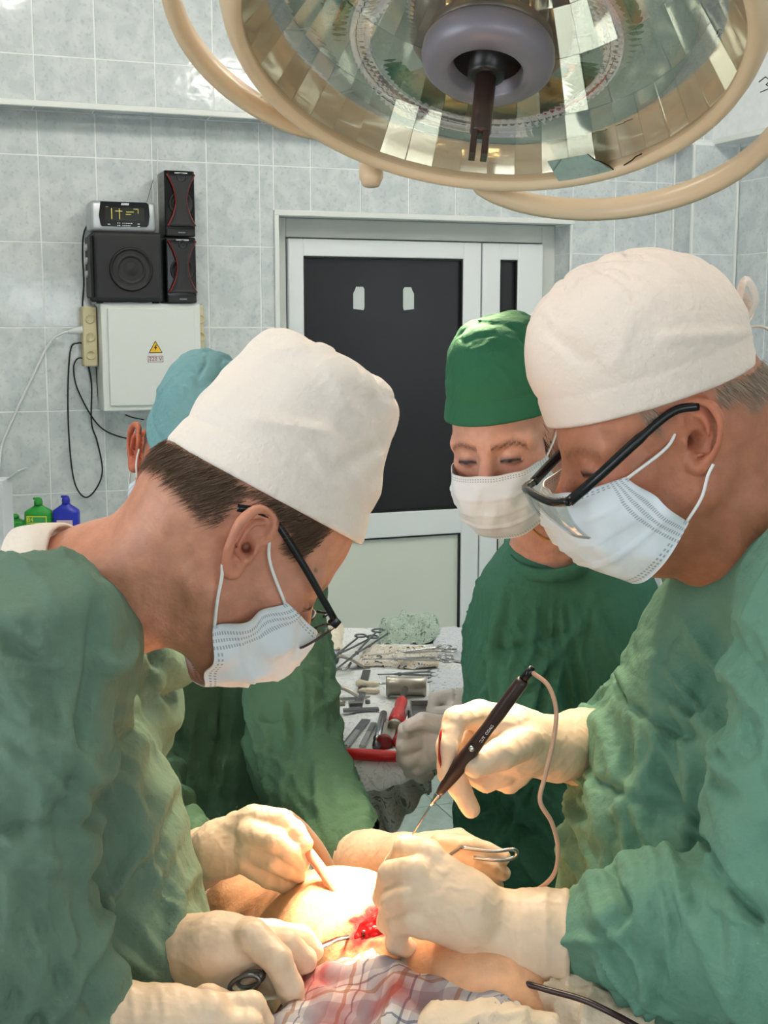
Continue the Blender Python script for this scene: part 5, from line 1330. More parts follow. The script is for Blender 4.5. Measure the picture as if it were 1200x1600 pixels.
hand(pB, [[(688, 1318, 1.45, .0135), (735, 1322, 1.44, .0118), (762, 1330, 1.44, .0105), (786, 1339, 1.44, .0092)],
          [(692, 1335, 1.445, .0138), (742, 1344, 1.435, .012), (768, 1354, 1.435, .0108), (786, 1364, 1.44, .0094)],
          [(690, 1352, 1.45, .0132), (738, 1364, 1.44, .0115), (760, 1374, 1.44, .0102), (776, 1384, 1.445, .009)],
          [(684, 1366, 1.455, .0122), (724, 1380, 1.45, .0105), (745, 1390, 1.45, .0095), (758, 1398, 1.455, .0085)],
          [(672, 1320, 1.48, .0165), (716, 1312, 1.47, .0135), (745, 1324, 1.462, .0110)]],
     [[(520, 1350, 1.60, .045), (580, 1346, 1.535, .038), (632, 1342, 1.49, .030), (665, 1336, 1.465, .027)], [(665, 1345, 1.46, .026), (685, 1352, 1.455, .018)]],
     cut=((536, 1349, 1.585), (490, 1352, 1.63), 0), seed=18)
# ================================================================== operating table, patient and drapes
M('table_pad', (60, 66, 70), 0.6); M('table_metal', (170, 174, 178), 0.35, metal=0.9)
cloth('drape_blue', (150, 176, 186), var=0.05); cloth('drape_green', (96, 146, 122), var=0.05); cloth('drape_beige', (224, 204, 178), var=0.06, b2=0.006)
M('bandage', (206, 190, 172), 0.85, var=0.05, vscale=30)
M('bandage_edge', (196, 152, 96), 0.85, var=0.2, vscale=120, bump=.002, bscale=200)
M('blood', (150, 14, 18), 0.22, var=0.35, vscale=60, bump=.002, bscale=120)
M('blood_dark', (92, 12, 14), 0.25, var=0.4, vscale=90, bump=.003, bscale=150)
M('wound_tissue', (200, 56, 50), 0.25, var=0.3, vscale=70, bump=.002, bscale=140)
M('gauze', (236, 226, 206), 0.9, var=0.06, vscale=40, bump=.003, bscale=120)
M('pen_dark', (54, 36, 34), 0.32, var=0.1, vscale=50); M('pen_cable', (196, 156, 130), 0.4)
M('hose', (150, 128, 110), 0.45); M('suction_clear', (236, 178, 150), 0.25, trans=0.35, sss=.1)
def plaid(name, uvs, base, c1, c2, c3, stain):
    m = M(name, base, 0.85, spec=0.2); nt = m.node_tree; N = nt.nodes; L = nt.links; b = N['Principled BSDF']
    uv = N.new('ShaderNodeUVMap'); sx = N.new('ShaderNodeSeparateXYZ'); L.new(uv.outputs[0], sx.inputs[0])
    def mt(op, a, b_=None):
        n = N.new('ShaderNodeMath'); n.operation = op
        for i, x in enumerate((a, b_)):
            if x is None: continue
            if isinstance(x, (int, float)): n.inputs[i].default_value = x
            else: L.new(x, n.inputs[i])
        return n.outputs[0]
    def stripes(o, sc, lo_, hi_, off=0.0):
        f_ = mt('FRACT', mt('ADD', mt('MULTIPLY', o, sc), off)); return mt('MULTIPLY', mt('GREATER_THAN', f_, lo_), mt('LESS_THAN', f_, hi_))
    def mixc(fac, a, rgb, amt):
        n = N.new('ShaderNodeMix'); n.data_type = 'RGBA'; L.new(mt('MULTIPLY', fac, amt), n.inputs['Factor'])
        if isinstance(a, tuple): n.inputs['A'].default_value = (*lin(a), 1)
        else: L.new(a, n.inputs['A'])
        n.inputs['B'].default_value = (*lin(rgb), 1); return n.outputs['Result']
    u, v = sx.outputs[0], sx.outputs[1]
    c = mixc(stripes(u, uvs, .0, .42), base, c1, .55); c = mixc(stripes(v, uvs, .0, .42), c, c1, .5)
    c = mixc(stripes(u, uvs, .62, .70), c, c2, .7); c = mixc(stripes(v, uvs, .62, .70), c, c2, .7)
    c = mixc(stripes(u, uvs, .84, .88), c, c3, .7); c = mixc(stripes(v, uvs, .84, .88), c, c3, .7)
    nz = N.new('ShaderNodeTexNoise'); nz.inputs['Scale'].default_value = 5.0; nz.inputs['Detail'].default_value = 5; L.new(uv.outputs[0], nz.inputs['Vector'])
    st = N.new('ShaderNodeMapRange'); st.inputs['From Min'].default_value = .53; st.inputs['From Max'].default_value = .62; L.new(nz.outputs[0], st.inputs[0])
    c = mixc(st.outputs[0], c, stain, .75)
    L.new(c, b.inputs['Base Color'])
    n2 = N.new('ShaderNodeTexNoise'); n2.inputs['Scale'].default_value = 9; L.new(uv.outputs[0], n2.inputs['Vector'])
    bp = N.new('ShaderNodeBump'); bp.inputs['Distance'].default_value = .010; L.new(n2.outputs[0], bp.inputs['Height']); L.new(bp.outputs[0], b.inputs['Normal'])
    return m
plaid('plaid_sheet', 16.0, (206, 200, 196), (128, 124, 136), (150, 110, 84), (80, 84, 104), (150, 40, 32))
TU0, TU1, TV0, TV1, TZ = -.165, .150, .66, 1.70, .90
ot = thing('operating_table', 'operating table under the draped patient between the surgeons', 'operating table', (-.01, 1.2, 0))
mk('mattress', *box2((TU0, TV0, TZ - .06), (TU1, TV1, TZ), .02, 3), 'table_pad', ot)
mk('table_top', *box2((TU0 - .004, TV0 - .01, TZ - .09), (TU1 + .004, TV1 + .01, TZ - .06), .006), 'table_metal', ot, smooth=False)
mk('column', *box2((-.09, 1.05, .12), (.07, 1.3, TZ - .09), .02), 'table_metal', ot, smooth=False)
mk('foot', *box2((-.15, .85, .0), (.13, 1.5, .12), .02), 'table_metal', ot, smooth=False)
# the patient: one limb shows between the drapes
pP = thing('person', 'patient lying under drapes with a lit, open wound on the exposed limb', 'person', (-.03, 1.35, TZ + .001))
limb = [(*Q(300, 1462, 1.60), .078), (*Q(420, 1464, 1.47), .082), (*Q(540, 1490, 1.33), .084), (*Q(640, 1530, 1.22), .086), (*Q(760, 1590, 1.13), .088)]
def hit(px, py):
    o = np.array([0, 0, EYE]); d = Q(px, py, 1.0) - o; d /= np.linalg.norm(d); t = .8
    for _ in range(60): t += float(chain((o + d * t)[None].astype(np.float32), limb, .04)[0]) * .9
    return o + d * t
WND = hit(596, 1434)
wn = np.array([float(chain((WND + e_)[None].astype(np.float32), limb, .04)[0] - chain((WND - e_)[None].astype(np.float32), limb, .04)[0]) for e_ in np.eye(3) * .004]); wn /= np.linalg.norm(wn)
wx = np.array([1.0, .15, .1]); wx -= wn * (wx @ wn); wx /= np.linalg.norm(wx); wR = np.stack([wx, np.cross(wn, wx), wn], 1)
def limb_f(P):
    d = chain(P, limb, .04) + .001 * noise3(P, .05, 71)
    d = np.maximum(d, TZ + .003 - P[:, 2])
    return smax(d, -ell(P, WND + wx * .010 + wn * .004, (.046, .021, .016), wR), .008)
pl = np.array(limb); V, F = polygonize(limb_f, pl[:, :3].min(0) - .1, pl[:, :3].max(0) + .1, .003)
cc = np.tile(lin((224, 170, 130)), (len(V), 1)); dw = np.linalg.norm(((V - WND - wx * .010) @ wR) / np.array([.052, .027, .05]), axis=1)
nzz = noise3(V.astype(np.float32), .02, 5); mk_ = np.clip((1.25 + .2 * nzz - dw) / .35, 0, 1)[:, None]; cc = cc * (1 - mk_) + lin((196, 40, 40)) * mk_
mk('body', V, F, 'skin', pP, colors=cc)
def tissue(P):
    d = ell(P, WND + wx * .010 - wn * .009, (.044, .020, .009), wR) - .0016 * wrinkle(P, .02, 9) - .0008 * noise3(P, .012, 3)
    return d
V, F = polygonize(tissue, WND - .06, WND + .07, .0018); mk('wound', V, F, 'blood', pP, label='open red wound')
for k in range(9):
    t_ = rng.uniform(-1, 1); p = WND + wx * .010 + wR @ np.array([.034 * t_, .014 * rng.uniform(-1, 1), rng.uniform(-.005, -.002)])
    r_ = rng.uniform(.002, .004)
    mk('tissue_clot', *lathe([(r_ * .2, -r_), (r_ * .8, -r_ * .5), (r_, 0), (r_ * .7, r_ * .6), (r_ * .15, r_)], p, rng.normal(size=3), 8), 'blood_dark' if k % 3 else 'wound_tissue', pP)
def band_f(P):
    a, b = np.array(limb[0][:3]), np.array(limb[1][:3]); ax = (b - a) / np.linalg.norm(b - a)
    d = chain(P, limb[:3], .04) - .004 + .0008 * noise3(P, .02, 6)
    s = (P - b) @ ax
    return np.maximum(np.maximum(d, s + .028), TZ + .004 - P[:, 2])
V, F = polygonize(band_f, pl[:2, :3].min(0) - .11, pl[:2, :3].max(0) + .11, .004)
bmn = M('bandage_net', (206, 190, 172), 0.85); nt = bmn.node_tree
tc = nt.nodes.new('ShaderNodeTexCoord'); wv1 = nt.nodes.new('ShaderNodeTexWave'); wv2 = nt.nodes.new('ShaderNodeTexWave'); wv1.inputs['Scale'].default_value = 60; wv2.inputs['Scale'].default_value = 60
wv1.bands_direction = 'X'; wv2.bands_direction = 'Z'
for w_ in (wv1, wv2): w_.inputs['Distortion'].default_value = 2.0; nt.links.new(tc.outputs['Object'], w_.inputs['Vector'])
mm = nt.nodes.new('ShaderNodeMath'); mm.operation = 'MAXIMUM'; nt.links.new(wv1.outputs['Fac'], mm.inputs[0]); nt.links.new(wv2.outputs['Fac'], mm.inputs[1])
cr = nt.nodes.new('ShaderNodeValToRGB'); cr.color_ramp.elements[0].color = (*lin((150, 116, 96)), 1); cr.color_ramp.elements[1].color = (*lin((226, 214, 200)), 1); cr.color_ramp.elements[0].position = .45; cr.color_ramp.elements[1].position = .75
nt.links.new(mm.outputs[0], cr.inputs[0]); nt.links.new(cr.outputs[0], nt.nodes['Principled BSDF'].inputs['Base Color'])
mk('bandage', V, F, 'bandage_net', pP, label='white net bandage')
a_, b_ = np.array(limb[0][:3]), np.array(limb[1][:3]); ax_ = (b_ - a_) / np.linalg.norm(b_ - a_)
mk('bandage_rim', *torus(b_ - ax_ * .030, ax_, .0855, .0032, 48, 8), 'bandage_edge', pP, label='frayed yellowish bandage edge')
# drapes over the table
def height_sheet(u0, u1, v0, v1, fz, n=60, m=60):
    U = np.linspace(u0, u1, n); Vv = np.linspace(v0, v1, m); G = np.zeros((m, n, 3)); uv = np.zeros((m, n, 2))
    for i, v in enumerate(Vv):
        for j, u in enumerate(U): G[i, j] = (u, v, 0); uv[i, j] = (u, v)
    Pf = G.reshape(-1, 3).astype(np.float32); G[:, :, 2] = fz(Pf).reshape(m, n)
    return G, uv
def limb_top(P, off):
    """height of the limb's upper surface over (right, ahead)"""
    z = np.full(len(P), TZ + .004, np.float32); pts = np.array(limb)
    for a, b in zip(pts[:-1], pts[1:]):
        for t in np.linspace(0, 1, 9):
            c = a + (b - a) * t; r = c[3] + off; dd = r * r - (P[:, 0] - c[0]) ** 2 - (P[:, 1] - c[1]) ** 2
            z = np.maximum(z, np.where(dd > 0, c[2] + np.sqrt(np.maximum(dd, 0)), 0))
    return z
def under(P):   # blue cloth lying on the table under the limb
    z = TZ + .012 + .006 * noise3(P, .10, 81) + .004 * wrinkle(P, .07, 82)
    over = np.maximum(np.maximum(TU0 - P[:, 0], P[:, 0] - TU1), 0); return z - over * 6.0
G, uv = height_sheet(TU0 - .022, TU1 + .022, TV0, TV1 - .02, under, 40, 70)
o = mk('blue_drape', *sheet(G, .003), 'drape_blue', None); tag(o, 'pale blue sterile sheet spread on the operating table under the limb', 'drape')
edge_pts = [Q(430, 1600, 1.09), Q(462, 1545, 1.12), Q(520, 1512, 1.145), Q(590, 1498, 1.165), Q(660, 1502, 1.165), Q(735, 1512, 1.155), Q(790, 1560, 1.12)]
ep = np.array(edge_pts)
def plaid_z(P):
    far = np.interp(P[:, 0], ep[:, 0], ep[:, 1]); ze = np.interp(P[:, 0], ep[:, 0], ep[:, 2])
    s = np.clip(far - P[:, 1], 0, 1)
    z = ze + .020 * np.sin(np.clip(s / .10, 0, 1) * math.pi * .5) * 1.0 - .35 * np.maximum(s - .09, 0)
    return z + .017 * wrinkle(P, (.07, .10, .1), 91, 1.8) + .005 * noise3(P, .05, 92)
n, m = 90, 60; G = np.zeros((m, n, 3)); uv = np.zeros((m, n, 2))
us = np.linspace(ep[0, 0] - .035, ep[-1, 0] - .0, n)
for j, u in enumerate(us):
    fv = np.interp(u, ep[:, 0], ep[:, 1])
    for i in range(m): s = i / (m - 1); G[i, j] = (u + .008 * math.sin(9 * s), fv - s * (fv - .72), 0); uv[i, j] = (u * 1.2 + .35 * (fv - G[i, j, 1]), G[i, j, 1] * 1.2 - u * .25)
G[:, :, 2] = plaid_z(G.reshape(-1, 3).astype(np.float32)).reshape(m, n)
G[0, :, 2] -= .012
V, F = sheet(G[::-1], .004); o = mk('plaid_drape', V, F, 'plaid_sheet', None, uv=np.concatenate([uv[::-1].reshape(-1, 2)] * 2)); tag(o, 'crumpled grey plaid cloth with blood stains covering the patient in front', 'drape')
# beige cloth at the lower edge and the gathered sheet under the right glove
def lump(P):
    d = chain(P, [(*Q(655, 1612, 1.05), .014), (*Q(700, 1618, 1.04), .022), (*Q(780, 1620, 1.04), .023), (*Q(850, 1618, 1.04), .016)], .03)
    return d - .005 * wrinkle(P, .06, 13, 2.0) - .002 * noise3(P, .03, 14)
lo = Q(600, 1660, 1.0) - .06; hi = Q(900, 1560, 1.1) + .06
V, F = polygonize(lump, np.minimum(lo, hi), np.maximum(lo, hi), .003); o = mk('gauze_pad', V, F, 'drape_beige', None); tag(o, 'crumpled beige gauze pad at the lower edge in front of the plaid cloth', 'gauze')
def beige(P):
    d = chain(P, [(*Q(770, 1545, 1.13), .016), (*Q(830, 1555, 1.11), .022), (*Q(910, 1585, 1.08), .026), (*Q(990, 1610, 1.06), .022)], .03)
    return d - .006 * wrinkle(P, (.05, .05, .05), 23, 2.0) - .002 * noise3(P, .03, 24)
lo = Q(740, 1660, 1.0) - .05; hi = Q(1050, 1520, 1.16) + .05
V, F = polygonize(beige, np.minimum(lo, hi), np.maximum(lo, hi), .003); o = mk('beige_drape', V, F, 'drape_beige', None); tag(o, 'gathered beige cloth under the sleeve of the right surgeon', 'drape')
V, F = tube(spline([Q(735, 1490, 1.125), Q(775, 1522, 1.10), Q(850, 1545, 1.07), Q(910, 1562, 1.05), Q(960, 1585, 1.03), Q(1010, 1612, 1.02)], 8), .0030, 10)
o = mk('rubber_tube', V, F, 'pen_dark', None); tag(o, 'dark rubber tube running across the beige cloth below the right glove', 'tube')

# ------------------------------------------------------------------ instruments in the hands
t = thing('cautery_pen', 'dark brown cautery pen held by the right surgeon, with needle and beige cable', 'cautery pen', tuple(Q(682, 1245, 1.228)))
a, b = Q(818, 1062, 1.205), Q(686, 1240, 1.228); d_ = b - a; L_ = np.linalg.norm(d_); dn = d_ / L_
mk('pen_body', *lathe([(.0055, 0), (.0068, .004), (.0072, L_ * .3), (.0066, L_ * .42), (.0078, L_ * .62), (.0082, L_ * .74), (.0068, L_ * .86), (.0046, L_ * .97), (.0036, L_)], a, dn, 20), 'pen_dark', t)
mk('cable_collar', *lathe([(.0028, -.016), (.0045, -.010), (.005, .002)], a, dn, 14), 'frame_black', t)
mk('needle_collar', *lathe([(.0030, -.002), (.0040, .003), (.0022, .009), (.0026, .011), (.0012, .016)], b, dn, 14), 'steel', t)
tipn = Q(642, 1308, 1.245); mk('needle', *tube([b + dn * .012, tipn], [.0011, .0009], 8), 'steel_dark', t)
btn = a + d_ * .60 + np.array([-.001, -.008, .003]); mk('button', *lathe([(.003, -.002), (.003, .001), (.002, .0018)], btn, (0.2, -1, .2), 12), 'steel', t)
Rp = np.stack([dn, np.cross(np.array([0, 1.0, 0]), dn), np.array([0, 1.0, 0])], 1)
yv = np.array([0.25, -1.0, .15]); yv -= dn * (yv @ dn); yv /= np.linalg.norm(yv); Rp = np.stack([-dn, np.cross(yv, -dn), yv], 1)
mk('pen_print', *place(text_mesh('CUT  COAG', .0042), a + d_ * .44 + yv * .0066, Rp), 'silver_text', t, smooth=False)
mk('cable', *tube(spline([a - dn * .012, Q(835, 1053, 1.20), Q(857, 1072, 1.19), Q(869, 1110, 1.18), Q(864, 1160, 1.17), Q(851, 1215, 1.16), Q(844, 1252, 1.15), Q(862, 1285, 1.15), Q(872, 1325, 1.15), Q(866, 1365, 1.15), Q(840, 1390, 1.16), Q(808, 1400, 1.18), Q(770, 1405, 1.21)], 8), .0022, 8), 'pen_cable', t)
bl = [Q(x, y, v) for x, y, v in ((690, 1140, 1.228), (687, 1165, 1.221), (689, 1192, 1.220))]
t = thing('suction_tube', 'clear pinkish suction tube pointing from the assistant glove into the wound', 'suction tube', tuple(Q(545, 1420, 1.262)))
mk('tip', *tube(spline([Q(470, 1316, 1.345), Q(487, 1338, 1.335), Q(512, 1372, 1.31), Q(532, 1402, 1.285), Q(541, 1424, 1.268)], 6), [.0062] * 12 + [.0068] * 13, 14), 'suction_clear', t)
mk('hose', *tube(spline([Q(450, 1274, 1.40), Q(472, 1292, 1.42), Q(497, 1322, 1.42), Q(516, 1358, 1.42), Q(527, 1392, 1.43), Q(528, 1440, 1.46)], 6), .0065, 12), 'hose', t)
t = thing('scissors', 'dark steel scissors ring held in the lower left glove', 'scissors', tuple(Q(382, 1540, 1.06)))
mk('finger_ring', *tube([Q(382 + 23 * math.cos(q), 1538 + 13 * math.sin(q) - 6 * math.cos(q), 1.062) for q in np.linspace(0, 2 * math.pi, 28, endpoint=False)], .0022, 8, closed=True), 'steel_dark', t)
mk('shank', *tube([Q(402, 1529, 1.062), Q(416, 1515, 1.075)], [.0026, .003], 8), 'steel_dark', t)
mk('finger_ring', *tube([Q(392 + 20 * math.cos(q), 1530 + 11 * math.sin(q) - 6 * math.cos(q), 1.075) for q in np.linspace(0, 2 * math.pi, 28, endpoint=False)], .0020, 8, closed=True), 'steel_dark', t)
t = thing('retractor', 'small polished retractor blade held at the near side of the wound', 'retractor', tuple(Q(520, 1474, 1.15)))
G = np.array([[Q(484, 1484, 1.15), Q(487, 1492, 1.145)], [Q(505, 1474, 1.16), Q(508, 1482, 1.155)], [Q(525, 1466, 1.175), Q(527, 1472, 1.17)], [Q(548, 1462, 1.19), Q(549, 1467, 1.185)]])
mk('blade', *sheet(G, .0016), 'steel', t)
t = thing('retractor', 'steel wire retractor with an open loop handle in the assistant far glove', 'retractor', tuple(Q(790, 1336, 1.43)))
mk('loop_handle', *tube(spline([Q(720, 1324, 1.425), Q(770, 1330, 1.42), Q(800, 1327, 1.42), Q(808, 1333, 1.42), Q(800, 1341, 1.42), Q(775, 1344, 1.42), Q(740, 1340, 1.425)], 6), .0024, 8), 'steel', t)
mk('prong', *tube([Q(720, 1324, 1.425), Q(640, 1380, 1.32), Q(600, 1425, 1.255)], .0022, 8), 'steel', t)
t = thing('wound_retractor', 'two clear pink rods spreading the red wound open', 'retractor', tuple(Q(585, 1445, 1.24)))
for k in range(2): mk('rod', *tube(spline([Q(575 + 12 * k, 1452 + 2 * k, 1.225), Q(595 + 10 * k, 1436 + k, 1.225), Q(618 + 8 * k, 1420, 1.22)], 5), .0030, 10), 'suction_clear', t)
# blood on the finger of the pen hand
bl = spline([Q(690, 1138, 1.232), Q(687, 1158, 1.226), Q(686.5, 1180, 1.224), Q(689, 1200, 1.226)], 4)
mk('blood_smear', *tube(bl, np.interp(np.linspace(0, 1, len(bl)), [0, .2, .5, .8, 1], [.0005, .0016, .0009, .0017, .0005]), 10), 'blood', pC)

# ================================================================== instrument table
MZ = 1.01
def T(px, py, dz=0.0):
    o = np.array([0, 0, EYE]); d = Q(px, py, 1.0) - o; return o + d * ((MZ + dz - EYE) / d[2])
def cloth_print(name, base, ink1, ink2, sc, amt):
    m = M(name, base, 0.85, spec=0.2); nt = m.node_tree; N = nt.nodes; L = nt.links
    tc = N.new('ShaderNodeTexCoord'); nz = N.new('ShaderNodeTexNoise'); nz.inputs['Scale'].default_value = sc; nz.inputs['Detail'].default_value = 3; nz.inputs['Distortion'].default_value = 1.5; L.new(tc.outputs['Object'], nz.inputs['Vector'])
    c = N.new('ShaderNodeValToRGB'); e = c.color_ramp.elements; e[0].position = .34; e[0].color = (*lin(ink1), 1); e[1].position = .40; e[1].color = (*lin(base), 1)
    for p, q in ((.47, base), (.495, ink2), (.52, base), (.62, base), (.66, ink1 if amt > .5 else base)):
        k = c.color_ramp.elements.new(p); k.color = (*lin(q), 1)
    L.new(nz.outputs[0], c.inputs[0]); L.new(c.outputs[0], N['Principled BSDF'].inputs['Base Color'])
    bp = N.new('ShaderNodeBump'); bp.inputs['Distance'].default_value = .004; n2 = N.new('ShaderNodeTexNoise'); n2.inputs['Scale'].default_value = 30; L.new(tc.outputs['Object'], n2.inputs['Vector']); L.new(n2.outputs[0], bp.inputs['Height']); L.new(bp.outputs[0], N['Principled BSDF'].inputs['Normal'])
cloth_print('print_white', (236, 238, 238), (214, 221, 214), (198, 204, 208), 26, .2)
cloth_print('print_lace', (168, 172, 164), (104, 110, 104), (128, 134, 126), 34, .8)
cloth_print('print_yellow', (222, 220, 212), (88, 84, 78), (206, 160, 84), 45, .8)
cloth_print('print_green', (176, 192, 178), (96, 122, 104), (126, 148, 130), 70, .8)
cloth_print('print_stripe', (214, 218, 224), (150, 158, 176), (180, 186, 200), 80, .3)
N1, N2, F2, F1 = T(505, 1188), T(668, 1192), T(790, 984), T(478, 984)
mt_ = thing('instrument_table', 'wheeled instrument table under a printed white cloth full of surgical tools', 'table', (float((N1[0] + N2[0]) / 2), 2.35, 0))
def bil(s, t): return (N1 * (1 - s) + N2 * s) * (1 - t) + (F1 * (1 - s) + F2 * s) * t
ctr = bil(.5, .5)
quad = [bil(.02, .02), bil(.98, .02), bil(.98, .98), bil(.02, .98)]
Vq = np.array([p - np.array([0, 0, .006]) for p in quad] + [p - np.array([0, 0, .03]) for p in quad])
mk('table_top', Vq, [[0, 1, 2, 3], [7, 6, 5, 4], [0, 4, 5, 1], [1, 5, 6, 2], [2, 6, 7, 3], [3, 7, 4, 0]], 'table_metal', mt_, smooth=False)
pc = T(604, 1130); pc[1] = 2.30; pc[0] = .002
mk('post', *tube([(pc[0], pc[1], .06), (pc[0], pc[1], MZ - .03)], .022, 16), 'steel_dark', mt_)
for k in range(4):
    a = R_(45 + 90 * k); q = pc + np.array([.10 * math.cos(a), .24 * math.sin(a), 0]); q[2] = .08
    mk('base_leg', *tube([(pc[0], pc[1], .11), q], .016, 10), 'steel_dark', mt_)
    mk('caster', *lathe([(.03, -.012), (.034, -.006), (.034, .006), (.03, .012)], (q[0], q[1], .035), (0.3, 1, 0), 18), 'frame_black', mt_)
# cloth with a short hanging skirt
ns, nt_ = 120, 120; G = np.zeros((nt_, ns, 3)); sk = .16; OUT = []
for i in range(nt_):
    for j in range(ns):
        s = -sk + (1 + 2 * sk) * j / (ns - 1); t_ = -sk * 1.0 + (1 + 1.3 * sk) * i / (nt_ - 1)
        sc_, tc_ = min(max(s, 0), 1), min(max(t_, 0), 1); p = bil(sc_, tc_)
        out = math.hypot((s - sc_) * .55, (t_ - tc_) * .85)
        OUT.append(out)
        drop = out * 1.02 * (1 - .72 * min(max((sc_ - .55) / .45, 0), 1)) if out > 0 else 0
        dirv = p - ctr; dirv[2] = 0; dirv /= np.linalg.norm(dirv)
        p = p + dirv * (min(out, .03) * .5 + .012 * math.sin(38 * (s + t_)) * min(out * 8, 1)) - np.array([0, 0, drop])
        if out == 0: p[2] += .0025 * math.sin(14 * s + 9 * t_) * math.sin(11 * t_ - 5 * s) + .0015
        G[i, j] = p
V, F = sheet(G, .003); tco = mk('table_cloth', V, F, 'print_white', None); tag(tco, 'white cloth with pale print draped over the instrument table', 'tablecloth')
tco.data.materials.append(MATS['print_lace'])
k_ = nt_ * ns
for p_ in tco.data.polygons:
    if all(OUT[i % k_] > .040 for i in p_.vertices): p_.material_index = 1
# towels on the table
def towel(px, py, w_, h_, hh, mat, label, seed, ang=0.0, lam=.05):
    c = T(px, py); n, m = 44, 30; G = np.zeros((m, n, 3)); ca, sa = math.cos(ang), math.sin(ang)
    for i in range(m):
        for j in range(n):
            x = (j / (n - 1) - .5) * w_; y = (i / (m - 1) - .5) * h_; e = max(0, 1 - max(abs(x) / (w_ / 2), abs(y) / (h_ / 2)) ** 6)
            G[i, j] = (c[0] + x * ca - y * sa, c[1] + x * sa + y * ca, MZ + .006 + hh * e)
    P = G.reshape(-1, 3).astype(np.float32); G[:, :, 2] += np.maximum((hh * .30 * noise3(P, lam, seed) + hh * .35 * wrinkle(P, (lam * 2, lam * .6, 1), seed + 1)).reshape(m, n), -hh * .6)
    V, F = sheet(G, .004); o = mk('towel', V, F, mat, None); tag(o, label, 'towel'); return o
towel(640, 996, .13, .16, .028, 'print_green', 'folded green checked towel at the back of the instrument table', 3)
towel(716, 1014, .10, .24, .014, 'print_stripe', 'grey creased towel at the back right of the instrument table', 5)
towel(625, 1034, .16, .14, .012, 'print_yellow', 'folded towel with yellow and dark print in the middle of the instrument table', 7, -.1)
towel(505, 1003, .08, .2, .022, 'gauze', 'white crumpled gauze cloth at the back left of the instrument table', 9)
towel(712, 1072, .10, .16, .004, 'print_stripe', 'flat pale blue striped towel under the nurse hands', 11)
M('red_plastic', (196, 30, 30), 0.35); M('red_dark', (120, 26, 24), 0.4)
def flatbar(a, b, w_, h_, mat, name, parent, bev=.0008):
    a, b = np.asarray(a), np.asarray(b); d = b - a; L_ = np.linalg.norm(d); R = frame_of(d); 
    return mk(name, *box((a + b) / 2, (w_ / 2, h_ / 2, L_ / 2), bev, R), mat, parent, smooth=False)
def itool(name, label, cat, px, py): return thing(name, label, cat, tuple(T(px, py, .001)))
# mallet
t = itool('mallet', 'steel surgical mallet with red handle lying on the instrument table', 'mallet', 634, 1080)
ha, hb = T(603, 1072, .024), T(666, 1072, .024); dd = hb - ha; L_ = np.linalg.norm(dd)
mk('mallet_head', *lathe([(.0175, 0), (.0192, .0015), (.0192, .006), (.0178, .008), (.0178, L_ - .008), (.0192, L_ - .006), (.0192, L_ - .0015), (.0175, L_)], ha, dd, 32), 'steel_matte', t)
h0 = (ha + hb) / 2; h1 = T(616, 1136, .016); hd_ = h1 - h0; hl = np.linalg.norm(hd_)
mk('neck', *lathe([(.006, 0), (.006, hl * .42), (.005, hl * .46)], h0, hd_, 16), 'steel', t)
mk('grip', *lathe([(.008, hl * .36), (.0105, hl * .40), (.0108, hl * .50), (.0088, hl * .56), (.0125, hl * .68), (.0135, hl * .84), (.0115, hl * .95)], h0, hd_, 20), 'red_plastic', t)
mk('end_cap', *lathe([(.0112, hl * .94), (.012, hl * .97), (.0112, hl), (.004, hl * 1.005)], h0, hd_, 20), 'steel_matte', t)
# T-handle in front
t = itool('t_handle_driver', 'red bar handle lying along the near edge of the instrument table', 'driver', 578, 1178)
pa, pb = T(527, 1177, .012), T(634, 1183, .012); dd = pb - pa; L_ = np.linalg.norm(dd)
mk('grip', *lathe([(.004, 0), (.0085, .003), (.0095, L_ * .3), (.0098, L_ * .6), (.0085, L_ - .004), (.004, L_)], pa, dd, 20), 'red_plastic', t)
t = itool('red_handle_tool', 'small red handled tool under the nurse near hand', 'driver', 625, 1155)
pa, pb = T(622, 1162, .012), T(634, 1128, .012); dd = pb - pa; L_ = np.linalg.norm(dd)
mk('grip', *lathe([(.006, 0), (.009, .004), (.008, L_ * .6), (.006, L_)], pa, dd, 18), 'red_plastic', t); mk('shaft', *tube([pb, T(638, 1112, .010)], .003, 8), 'steel', t)
# chisels and rasps
for a, b, w_, lab, mat in (((600, 1112), (588, 1166), .013, 'round steel gouge with dark tip beside the mallet handle', 'steel_dark'),):
    t = itool('bone_gouge', lab, 'gouge', *b)
    pa, pb = T(*a, .010), T(*b, .010); dd = pb - pa; L_ = np.linalg.norm(dd); mk('shaft', *lathe([(.001, 0), (.0065, .012), (.007, L_ * .5), (.007, L_)], pa, dd, 16), mat, t); mk('grip_ring', *torus(pb - dd * .2, dd, .007, .0012, 18, 6), 'steel', t)
t = itool('bone_rasp', 'broad flat steel rasp with dark red end near the red bar handle', 'rasp', 600, 1160)
flatbar(T(612, 1132, .010), T(601, 1160, .010), .026, .008, 'steel_matte', 'blade', t); mk('end', *lathe([(.011, 0), (.014, .004), (.014, .012), (.010, .016)], T(601, 1158, .012), T(598, 1172, .012) - T(601, 1158, .012), 20), 'red_dark', t)
for k, (a, b, lab) in enumerate((((572, 1125), (540, 1166), 'flat steel osteotome, leftmost of the row near the red bar handle'), ((584, 1130), (566, 1166), 'thin flat steel osteotome lying second from the left of the row'))):
    t = itool('osteotome', lab, 'osteotome', *b); flatbar(T(*a, .008), T(*b, .008), .016 - .006 * k, .004, 'steel_dark', 'blade', t); flatbar(T(a[0] + (b[0] - a[0]) * .4, a[1] + (b[1] - a[1]) * .4, .012), T(*b, .012), .008, .005, 'steel', 'spine', t)
t = itool('instrument_tray', 'shallow dark steel tray beside the nurse hands', 'tray', 672, 1118)
